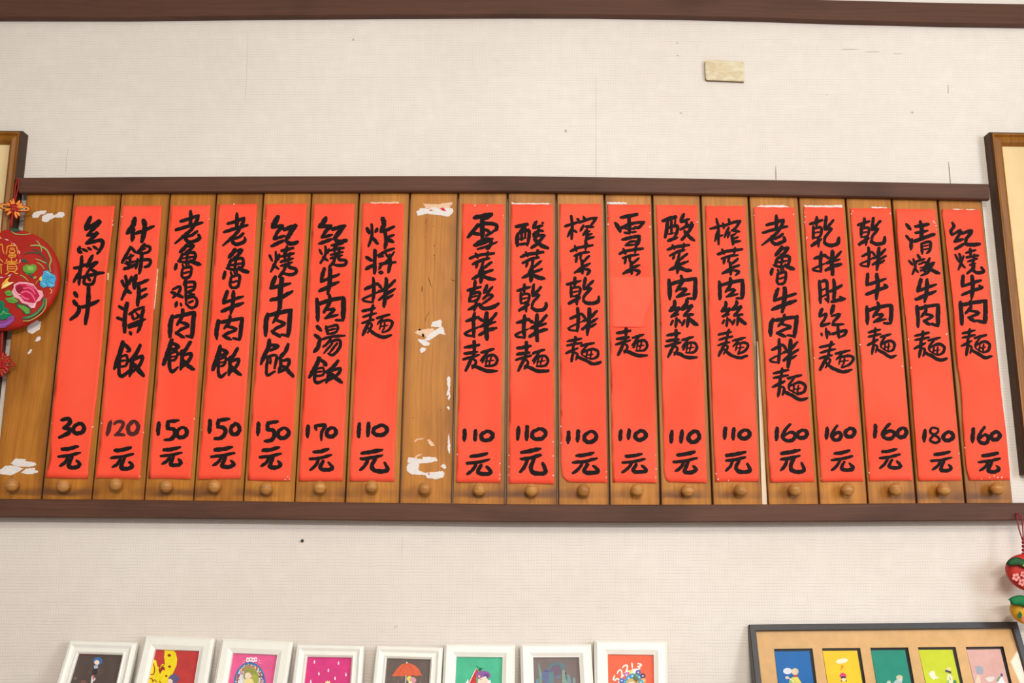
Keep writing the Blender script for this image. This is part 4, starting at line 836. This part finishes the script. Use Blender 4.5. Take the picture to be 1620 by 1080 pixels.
def bloom(cx, cy, r, dep, parent):
    shp = []
    for k in range(5):
        a = k*72+10; x = cx + r*0.62*math.cos(math.radians(a)); y = cy + r*0.62*math.sin(math.radians(a))
        shp.append(((206,112,112), ell(x, y, r*0.46, r*0.46, 10))); 
        shp.append(((232,160,150), ell(x, y, r*0.3, r*0.3, 8)))
    shp.append(((170,40,40), ell(cx, cy, r*0.22, r*0.22, 8)))
    return flat_art('printed_blossom', shp, lambda x, y, h: P(x, y, dep+h), parent, 0.00003)
bloom(1607.5, 912.5, 6.5, FD+0.0150, charm); bloom(1617, 921, 6, FD+0.0148, charm); bloom(1619, 908, 5, FD+0.0172, charm)
blob(1626, 966, FD-0.004, 26, 20, 0.015, mat('yellow_fruit_cloth', (214, 158, 30), 0.5, 0.4, 0.25, 60, 0.4), charm, 'yellow_fruit', 0.1)
leaf(ZR([(80,798),(110,778),(150,765),(190,762),(230,770),(260,790),(260,840),(215,870),(195,850),(160,850),(125,848),(100,835),(98,815)]), FD+0.014, M_LEAF2, charm)
flat_art('printed_patch', [((30,90,50), [(1610,972),(1613,966),(1617,971),(1616,978),(1611,977)]), ((205,110,90), ell(1619, 979, 3, 4, 8))], lambda x, y, h: P(x, y, FD+0.0115+h), charm)
v, f = tube([P(1621, 925, FD-0.002), P(1621.5, 950, FD-0.004)], 0.0013); obj('cord', v, f, M_WINE, charm, smooth=True)

# ------------------------------------------------------------------ ledge and the leaning frames
TANL = math.tan(math.radians(19)); DF0 = 0.004
nl = Vector((0, -math.cos(math.radians(19)), math.sin(math.radians(19))))
Z0 = P(810, 1015, 0.01).z
ZS = Z0 - 0.20
def lp(x, y, h=0.0): return lean(x, y, Z0, DF0 + 0.016/math.cos(math.radians(19)) + h/math.cos(math.radians(19)), TANL)
v, f = box((-1.4, -0.15, ZS-0.025), (1.5, -0.001, ZS)); o = obj('ledge', v, f, M_RAIL)
tag(o, 'dark wooden wall ledge under the leaning frames, just below the picture edge', 'shelf')
def down(tl, bl, h=0.0):
    """continue an edge of the frame down its leaning plane to the ledge"""
    a = lp(*tl, h); b = lp(*bl, h); t = (ZS+0.0085 - a.z)/(b.z-a.z); return a + (b-a)*t
WFR = [ # outer TL TR BR BL px, card quad px, prints, label
 ([(108.8,1011.8),(216,1015),(201.9,1080),(87.8,1080)], [(123.3,1029.8),(193,1030.5),(180.4,1080),(109.3,1080)], 'with dark picture of a blue-haired figure, leftmost'),
 ([(228.5,1004),(338.2,1008),(326.7,1080),(210.7,1080)], [(242.8,1026),(312.6,1028),(303,1080),(231,1080)], 'with red and yellow picture'),
 ([(349.6,1008.5),(462.7,1013.5),(452.6,1080),(337,1080)], [(366,1030.4),(437.5,1031.3),(430.7,1080),(357.5,1080)], 'with pink picture of a flower wreath'),
 ([(468.9,1018),(575.6,1020),(571.9,1080),(461.5,1080)], [(485.2,1036),(556,1037),(552.4,1080),(480.6,1080)], 'with magenta picture of white raindrops'),
 ([(594.8,1020),(700.7,1023),(697.3,1080),(588.9,1080)], [(610.8,1037.8),(680.7,1039.3),(678.1,1080),(607,1080)], 'with picture of an orange umbrella'),
 ([(703,1017),(815.2,1018),(814.3,1080),(699.7,1080)], [(720,1038.5),(793.3,1039.6),(792.6,1080),(718,1080)], 'with green picture of a watermelon slice'),
 ([(822.6,1018),(935.2,1017.5),(939.0,1080),(824.4,1080)], [(842,1038.9),(915.2,1038.9),(916.7,1080),(842.6,1080)], 'with grey picture of pale blue shapes'),
 ([(940.2,1011.5),(1055.4,1013),(1057.2,1080),(941,1080)], [(961.5,1032.8),(1035.2,1034.6),(1036.5,1080),(962,1080)], 'with orange-red picture lettered in white, rightmost')]
A1 = lambda pts: [(70+x/6.75, 980+y/6.75) for x, y in pts]
A2 = lambda pts: [(300+x/6.75, 980+y/6.75) for x, y in pts]
A3 = lambda pts: [(540+x/6.75, 980+y/6.75) for x, y in pts]
A4 = lambda pts: [(780+x/5.4, 980+y/5.4) for x, y in pts]
def digit(ch, col, cx, cy, hgt, rot, wpx):
    st, bb = G[ch]; s = hgt/(bb[3]-bb[1]); mx = (bb[0]+bb[2])/2; my = (bb[1]+bb[3])/2; ca, sa = math.cos(math.radians(rot)), math.sin(math.radians(rot)); o = []
    for q in st:
        o.append((col, wpx, [(cx + ((x-mx)*ca-(y-my)*sa)*s, cy + ((x-mx)*sa+(y-my)*ca)*s) for x, y, _ in q]))
    return o
SKIN = (242, 214, 196)
ART = []
ART.append([((112,44,46), A1([(358,338),(830,342),(820,378),(345,376)])), ((92,76,70), A1([(470,560),(500,505),(560,515),(620,510),(640,560),(600,590),(500,590)])),
    ((66,110,160), A1(ell(572,440,52,42,12))), (SKIN, A1(ell(562,456,28,26,10))), ((170,190,225), A1([(530,490),(572,484),(575,515),(535,522)])),
    ((60,50,52), A1([(520,525),(570,525),(565,580),(510,590)])), ((228,220,220), 4, A1([(520,600),(515,640),(508,672)])), ((200,60,60), 2, A1([(520,590),(525,640)])),
    ((128,88,72), A1(ell(420,662,32,16,8))), ((120,96,86), A1(ell(332,625,22,18,8))), ((228,220,220), 2.4, A1([(540,625),(534,645)])), ((110,80,70), A1(ell(480,558,15,14,8)))])
ART.append([((238,212,26), A1([(1282,318),(1378,320),(1405,355),(1420,420),(1412,490),(1380,560),(1350,620),(1330,680),(1085,680),(1110,600),(1135,540),(1145,460),(1165,425),(1195,435),(1210,500),(1235,500),(1262,470),(1290,480),(1280,400),(1285,350)])),
    ((150,42,30), 1.8, A1([(1165,470),(1178,520),(1170,575),(1140,585),(1130,570)])), ((150,42,30), A1([(1222,490),(1245,500),(1275,480),(1292,540),(1262,535),(1235,580),(1222,540)])), ((238,212,26), 1, A1([(1232,515),(1248,508)])), ((238,212,26), 1, A1([(1262,500),(1278,498)])),
    ((150,42,30), A1(ell(1335,380,20,16,8))), ((150,42,30), A1(ell(1338,500,16,14,8))), ((150,42,30), A1(ell(1303,600,14,12,8))), ((150,42,30), 1.6, A1([(1100,665),(1115,630),(1150,630),(1160,665)])), ((150,42,30), 1.4, A1([(1160,660),(1180,640),(1200,665)])), ((150,42,30), 1.4, A1([(1230,655),(1245,675)])),
    ((96,88,128), A1([(1325,620),(1350,590),(1395,575),(1430,600),(1448,640),(1420,660),(1400,685),(1370,680),(1330,640)])), (SKIN, A1([(1322,640),(1345,628),(1372,650),(1370,684),(1318,684)])), ((200,50,50), 0.8, A1([(1335,662),(1350,660)]))])
wreath = [((48,124,178), A2(ell(642,680,170,228,28))), ((226,226,232), A2(ell(642,682,150,205,26)))]
cols = [(206,92,60),(70,80,170),(240,240,240),(190,70,160),(60,150,90),(240,170,190),(190,40,50),(245,210,120),(90,70,60)]
rs = random.Random(3)
for k in range(26):
    a = 180 + k*7.2; rr = rs.uniform(0.82, 0.98); x = 642+150*rr*math.cos(math.radians(a)); y = 682+205*rr*math.sin(math.radians(a))
    for p in range(3): wreath.append((cols[(k*2+p) % 9], 1.6, A2([(x-16*math.cos(p*1.05), y-16*math.sin(p*1.05)), (x+16*math.cos(p*1.05), y+16*math.sin(p*1.05))])))
wreath += [((176,140,96), A2(ell(635,520,60,32,12))), ((146,150,70), A2(ell(652,590,78,76,14))), ((166,170,80), A2(ell(690,640,50,60,12))), (SKIN, A2(ell(625,598,36,36,12))), ((240,222,150), A2([(580,680),(590,632),(670,632),(690,680)])), ((120,90,80), 0.9, A2([(640,580),(650,583)]))]
for k, xx in enumerate((615, 645, 672, 700)): wreath.append(((250,238,244), 1.9, A2(ell(xx+6, 428-(k % 2)*4, 12, 20, 8) + [(xx+18, 428)])))
for xx, yy in ((585,438),(572,458),(745,436),(758,462),(740,460)): wreath.append(((250,238,244), A2(ell(xx, yy, 5, 5, 6))))
ART.append(wreath)
drops = []
for x, y in ((1332,450),(1590,462),(1482,540),(1380,575),(1553,625),(1294,660)):
    drops.append(((246,224,236), A2([(x,y-24),(x+7,y-4),(x+9,y+10),(x,y+20),(x-9,y+10),(x-7,y-4)])))
drops += [((246,224,236), [(547.3+dx, 1066.5+dy) for dx, dy in ((0,-3.4),(1.2,0),(1.2,2),(0,3),(-1.2,2),(-1.2,0))]), ((240,224,160), A2([(1448,680),(1452,652),(1462,662),(1474,648),(1484,662),(1496,650),(1500,680)]))]
ART.append(drops)
umb = [((206,206,210), 1.6, A3([(692,560),(690,620),(684,684)])), ((218,96,62), A3([(538,602),(560,570),(595,520),(640,478),(695,460),(745,468),(790,490),(830,530),(865,602),(830,592),(800,602),(765,592),(725,604),(692,594),(650,606),(610,600),(570,606)])),
       ((190,74,46), 0.7, A3([(695,462),(640,520),(612,598)])), ((190,74,46), 0.7, A3([(695,462),(750,520),(768,592)])), ((240,240,240), A3(ell(700,458,7,9,7))),
       ((232,208,96), A3(ell(728,630,30,30,10))), ((214,150,158), A3(ell(765,645,36,34,12))), ((240,226,180), A3(ell(735,668,20,14,8)))]
for x, y in ((560,630),(605,665),(648,628),(842,662),(905,630)): umb.append(((150,136,132), 0.9, A3([(x, y-8), (x, y+8)])))
ART.append(umb)
ART.append([((205,48,50), A3([(1445,522),(1470,560),(1440,620),(1445,690),(1350,690),(1385,620)])), ((246,240,236), 1.0, A3([(1440,522),(1400,600),(1360,690)])), ((246,240,236), A3([(1335,660),(1355,632),(1362,684),(1322,684)])), ((60,20,24), 0.8, A3([(1420,590),(1416,600)])), ((60,20,24), 0.8, A3([(1408,640),(1404,650)])),
    ((22,90,60), A3([(1462,532),(1480,512),(1518,518),(1495,530),(1490,552),(1472,545)])), ((22,90,60), 0.8, A3([(1440,492),(1455,500),(1480,520)])), ((138,88,160), A3(ell(1515,590,80,46,16))), ((104,60,130), A3(ell(1545,600,30,22,10))), ((240,150,70), A3(ell(1472,605,14,14,8))), ((250,240,240), A3(ell(1472,605,7,7,7))),
    (SKIN, A3([(1462,636),(1490,622),(1540,600),(1565,640),(1560,684),(1455,684)])), ((240,240,246), A3([(1562,650),(1590,640),(1600,684),(1560,684)])), ((180,60,80), 0.9, A3([(1480,640),(1500,638)]))])
ART.append([((100,112,150), A4([(420,450),(470,420),(500,410),(505,540),(440,540),(415,500)])), ((92,122,130), A4(ell(545,405,75,42,16))), ((112,96,116), A4(ell(540,430,50,44,12))), ((96,130,140), A4([(480,450),(520,440),(520,540),(470,540)])),
    ((120,150,140), A4([(382,350),(400,400),(418,460),(418,540),(395,540),(390,450)])), ((132,160,146), A4([(590,425),(612,430),(618,500),(640,540),(590,540)])), ((112,148,160), A4([(630,460),(660,480),(668,540),(635,540)])), ((60,60,80), A4(ell(620,458,6,10,7))), ((104,134,186), 1, A4(ell(568,488,9,12,8))), ((104,134,186), 1, A4(ell(545,488,8,12,8))),
    ((132,150,150), A4([(680,500),(700,490),(705,540),(680,540)])), ((90,86,130), 2.5, A4([(440,440),(460,435),(480,445)])), ((108,150,170), A4([(372,510),(388,500),(390,540),(365,540)]))])
b8 = []
for ch, x, y, r_ in (('5',1055,510,-62),('2',1093,458,-42),('2',1137,418,-22),('3',1238,402,24)):
    b8 += digit(ch, (252,236,226), 780+x/5.4, 980+y/5.4, 12.5, r_, 2.5)
b8 += [((252,236,226), 2.4, A4([(1186,370),(1190,410)])), ((252,236,226), A4(ell(1192,426,8,8,8)))]
for x, y, c_ in ((1140,470,(190,120,180)),(1160,500,(70,160,200)),(1185,450,(236,214,110)),(1215,440,(240,230,240)),(1240,450,(90,90,160)),(1220,480,(88,140,70)),(1250,490,(60,150,190)),(1280,480,(70,60,110)),(1285,520,(240,170,90)),(1130,530,(60,150,190)),(1100,520,(80,110,190)),(1265,535,(60,170,190)),(1190,480,(60,150,200)),(1150,530,(60,170,190))):
    b8.append((c_, A4(ell(x, y, 24, 24, 8)))); b8.append(((245,240,235), A4(ell(x, y, 7, 7, 6))))
b8 += [((206,170,110), A4(ell(1190,535,52,34,12))), ((96,110,60), A4([(1190,500),(1215,470),(1240,505),(1225,540)])), (SKIN, A4(ell(1185,545,30,18,8)))]
ART.append(b8)
CARDC = [(84,70,66),(190,56,54),(226,92,146),(210,50,124),(98,84,78),(66,180,140),(118,104,102),(238,96,62)]
GRP = 'white frames leaning along the ledge'
PROF = {0: [(0,0),(0,.012),(.002,.015),(.006,.016),(.010,.013),(.014,.0125),(.016,.014),(.0185,.011),(.0187,.007)], 1: [(0,0),(0,.011),(.004,.016),(.013,.0155),(.0185,.012),(.019,.012),(.0195,.007)]}
for i, (oq, cq, lab) in enumerate(WFR):
    h0 = -0.016
    TL, TR = lp(*oq[0], 0), lp(*oq[1], 0); BL = down(oq[0], oq[3]); BR = down(oq[1], oq[2])
    back = [p - nl*0.016 for p in (TL, TR, BR, BL)]
    t = thing('photo_frame', 'white wooden photo frame ' + lab, 'photo frame', (BL+BR)/2, GRP)
    flat = i in (1, 2, 5, 6, 7)
    # inset so that the opening meets the card edge seen in the photo
    ins = ((lp(*cq[0])-lp(*cq[1])).length, (TL-TR).length); width = (ins[1]-ins[0])/2 + 0.0005
    pr = PROF[1 if flat else 0]; k = width/pr[-1][0]
    ring_frame('moulding', back, nl, [(a*k, b) for a, b in pr], M_WHITE, t)
    if i in (0, 3, 4):
        beads = []
        a = TL; inner = inset_quad([TL, TR, BR, BL], width*0.90); e = inner[1]-inner[0]; nb = 34
        for s, (pa, pb) in enumerate(((0,1),(1,2),(3,0))):
            L_ = (inner[pb]-inner[pa]).length; nb = int(L_/0.0026)
            for j in range(nb):
                c = inner[pa].lerp(inner[pb], (j+0.5)/nb) - nl*0.0035; r_ = 0.0009
                v = [c + Vector((x*r_, 0, z_*r_)) for x, z_ in ((-1,0),(0,1),(1,0),(0,-1))] + [c + nl*r_*1.6]
                beads.append((v, [(0,1,4),(1,2,4),(2,3,4),(3,0,4)]))
        v, f = join(beads); o = obj('bead_trim', v, f, M_WHITE, t); o['kind'] = 'stuff'
    iq = inset_quad([TL, TR, BR, BL], width-0.002)
    v, f = slab([p - nl*0.0095 for p in iq], nl, 0.003)
    cm = mat('card_%d' % i, CARDC[i], 0.55, 0.35, 0.09, 60)
    card = obj('picture_card', v, [ordered(v, f[0])] + f[1:], cm, t)
    flat_art('picture_print', ART[i], lambda x, y, h: lp(x, y, -0.0093+h), card, 0.00003)

# collage frame at the right
cf = thing('collage_frame', 'wide black frame with kraft mount and five small colourful cards, at the lower right', 'picture frame', lp(1410, 1150))
LK = 0.95
oq = [(1185,987.5),(1609.3,983),(1637.6,1080),(1194.9,1080)]
TL, TR = lp(*oq[0]), lp(*oq[1]); BL = down(oq[0], oq[3]); BR = down(oq[1], oq[2])
back = [p - nl*0.016 for p in (TL, TR, BR, BL)]
ring_frame('frame_moulding', back, nl, [(0,0),(0,.0155),(.001,.0165),(.0105,.0165),(.0112,.016),(.0112,.009)], M_BLACK, cf)
iq = inset_quad([TL, TR, BR, BL], 0.0108)
OP = [[(1224.4,1026),(1285.3,1025.3),(1292.2,1080),(1230.4,1080)],[(1300.4,1025),(1360.8,1024.6),(1369.6,1080),(1308.5,1080)],[(1376.7,1024.2),(1436.6,1023.7),(1446.7,1080),(1386,1080)],
      [(1452.1,1023.4),(1511.6,1023),(1523.7,1080),(1463.7,1080)],[(1527.7,1023),(1587.4,1022.2),(1600.7,1080),(1540.7,1080)]]
hm = -0.0075
def ext(a, b, k=1.62): return (a[0]+(b[0]-a[0])*k, a[1]+(b[1]-a[1])*k)
V = [p + nl*hm for p in iq]; Fc = []; ops = []
for q in OP:
    qq = [q[0], q[1], ext(q[1], q[2]), ext(q[0], q[3])]; ops.append([lp(x, y, hm) for x, y in qq])
for q in ops: V += q
# mount front face as strips between the openings
def top_pt(p): return project(p, V[0], V[1])
def project(p, a, b):
    d = (b-a); t = (p-a).dot(d)/d.dot(d); return a + d*t
def bot_pt(p): return project(p, V[3], V[2])
cols_ = []
for k in range(5):
    a, b_, c, d = 4+4*k, 5+4*k, 6+4*k, 7+4*k
    for i_ in (a, b_): V.append(top_pt(V[i_]))
    for i_ in (c, d): V.append(bot_pt(V[i_]))
    tb_ = len(V)-4; cols_.append((a, b_, c, d, tb_, tb_+1, tb_+2, tb_+3))
    Fc.append((tb_, tb_+1, b_, a)); Fc.append((d, c, tb_+2, tb_+3))
Fc.append((0, cols_[0][4], cols_[0][0], cols_[0][3], cols_[0][7], 3))
for p, q in zip(cols_, cols_[1:]): Fc.append((p[5], q[4], q[0], q[3], q[7], p[6], p[2], p[1]))
p = cols_[-1]; Fc.append((p[5], 1, 2, p[6], p[2], p[1]))
M_BEVEL = mat('black_core_bevel', (32, 26, 26), 0.6, 0.3, 0.1, 50)
idx = [0]*len(Fc); n0 = len(V)
for q in ops:
    o = len(V); V += q + [x - nl*0.0045 for x in q]
    for i_ in range(4): Fc.append((o+i_, o+(i_+1) % 4, o+4+(i_+1) % 4, o+4+i_)); idx.append(1)
mt = obj('mount_board', V, [ordered(V, f_) if idx[i_] == 0 else f_ for i_, f_ in enumerate(Fc)], [M_MAT, M_BEVEL], cf, idx)
v, f = slab([p_ + nl*(hm-0.0046) for p_ in iq], nl, 0.002); obj('backing_board', v, f, M_BEVEL, cf)
Bx = lambda pts: [(1170+x/7.04, 960+y/7.04) for x, y in pts]
By = lambda pts: [(1380+x/6.75, 960+y/6.75) for x, y in pts]
MC = [(0,108,184),(246,206,36),(30,148,128),(208,218,40),(224,180,172)]
CART = [
 [((240,240,246), Bx(ell(535,712,50,36,12))), ((244,222,150), Bx(ell(618,718,40,38,12))), (SKIN, Bx(ell(622,722,26,26,10))), ((214,70,50), Bx([(600,755),(650,752),(640,785),(612,785)])), ((244,226,90), Bx([(590,780),(650,780),(690,845),(550,845),(560,800)])), ((245,238,240), 1.6, Bx([(545,785),(580,815),(600,835)])), (SKIN, Bx(ell(530,785,22,18,8))), ((150,200,90), Bx([(552,845),(560,812),(585,820),(590,845)]))],
 [((246,240,222), Bx(ell(1140,600,68,28,14,rot=-10))), ((232,140,30), 2, Bx([(1120,692),(1140,685),(1140,655),(1158,668)])), ((220,60,130), Bx([(1112,780),(1120,740),(1150,730),(1185,745),(1192,785)])), ((44,50,60), Bx(ell(1155,785,28,18,10))), ((245,230,220), Bx(ell(1160,808,24,20,8))), ((60,50,60), Bx(ell(1135,822,7,9,6))), ((60,50,60), Bx(ell(1188,820,7,9,6)))],
 [((222,214,170), By(ell(290,752,36,28,12))), ((205,210,215), By([(240,790),(280,755),(325,770),(315,810),(225,810)])), ((240,220,205), By(ell(300,770,18,20,8))), ((214,224,190), By([(150,810),(165,788),(190,785),(200,810)]))],
 [((240,236,226), By([(598,710),(640,675),(665,690),(680,740),(722,752),(650,775),(620,745)])), ((242,222,150), By(ell(815,662,28,26,10))), ((50,56,110), By([(775,672),(800,670),(845,690),(840,712),(815,700),(780,690)])), ((246,232,214), By([(800,720),(830,712),(855,745),(862,810),(795,810)])), ((60,150,80), 1.2, By([(825,745),(835,780)])), ((40,130,70), By([(865,790),(880,772),(900,790),(900,810),(862,810)])), ((120,190,90), By([(798,790),(815,775),(820,810),(795,810)]))],
 [((164,172,190), By([(1090,625),(1110,635),(1150,625),(1185,645),(1190,680),(1180,720),(1130,715),(1105,690),(1110,655)])), ((240,214,190), By([(1120,715),(1150,735),(1160,810),(1100,810)])), ((232,226,222), By([(1205,760),(1250,740),(1310,745),(1290,790),(1240,800)])), ((60,80,140), By([(1370,705),(1395,715),(1392,745),(1370,740)])), ((120,160,120), By([(1320,790),(1350,740),(1375,735),(1345,800)]))]]
CL = ['blue','yellow','green','lime','pink']
for k, q in enumerate(OP):
    dx0, dx1, dy = 1.8, 5.0, 4.2
    cqx = [(q[0][0]+dx0*.6, q[0][1]+dy), (q[1][0]-dx1, q[1][1]+dy), ext(q[1], q[2]), ext(q[0], q[3])]
    cqx[2] = (cqx[2][0]-dx1, cqx[2][1]-1); cqx[3] = (cqx[3][0]+dx0*.6, cqx[3][1]-1)
    v, f = slab([lp(x, y, hm-0.0038) for x, y in cqx], nl, 0.0008)
    card = obj('picture_card', v, [ordered(v, f[0])] + f[1:], mat('small_card_' + CL[k], MC[k], 0.6, 0.3, 0.06, 60), cf); card['label'] = 'small %s illustrated card' % CL[k]
    flat_art('picture_print', CART[k], lambda x, y, h: lp(x, y, hm-0.0037+h), card, 0.00003)
# glass of the collage frame
gm = bpy.data.materials.new('clear_glass'); gm.use_nodes = True; nt = gm.node_tree; nt.nodes.clear()
out = nt.nodes.new('ShaderNodeOutputMaterial'); mx = nt.nodes.new('ShaderNodeMixShader'); tr_ = nt.nodes.new('ShaderNodeBsdfTransparent'); gl = nt.nodes.new('ShaderNodeBsdfGlossy'); fr = nt.nodes.new('ShaderNodeFresnel')
gl.inputs['Roughness'].default_value = 0.02; fr.inputs[0].default_value = 1.5
nt.links.new(fr.outputs[0], mx.inputs[0]); nt.links.new(tr_.outputs[0], mx.inputs[1]); nt.links.new(gl.outputs[0], mx.inputs[2]); nt.links.new(mx.outputs[0], out.inputs[0])
gq = [p_ + nl*(-0.003) for p_ in iq]
obj('glass', gq, [ordered(gq, (0,1,2,3))], gm, cf)

# ------------------------------------------------------------------ window behind the camera, the source of the daylight
WX = 2.13; WY0, WY1, WZ0, WZ1 = -2.77, -1.57, 1.70, 2.665
win = struct(thing('window_1', '', '', (WX, (WY0+WY1)/2, WZ0))); del win['label']; del win['category']
fm = []
for y_ in (WY0, (WY0+WY1)/2, WY1): fm.append(box((WX-0.03, y_-0.03, WZ0-0.03), (WX+0.02, y_+0.03, WZ1+0.03)))
for z_ in (WZ0, WZ1): fm.append(box((WX-0.03, WY0, z_-0.03), (WX+0.02, WY1, z_+0.03)))
v, f = join(fm); struct(obj('window_frame', v, f, M_RAIL, win))
em = bpy.data.materials.new('daylight_pane'); em.use_nodes = True; bb = em.node_tree.nodes['Principled BSDF']
bb.inputs['Base Color'].default_value = (0.1,0.1,0.1,1); bb.inputs['Emission Color'].default_value = (0.78, 0.90, 1.0, 1); bb.inputs['Emission Strength'].default_value = 17
for k in range(2):
    ya = WY0 + (WY1-WY0)*k/2 + .03; yb = WY0 + (WY1-WY0)*(k+1)/2 - .03
    V = [(WX, ya, WZ0+.03), (WX, yb, WZ0+.03), (WX, yb, WZ1-.03), (WX, ya, WZ1-.03)]
    struct(obj('pane', V, [(0,1,2,3)], em, win))
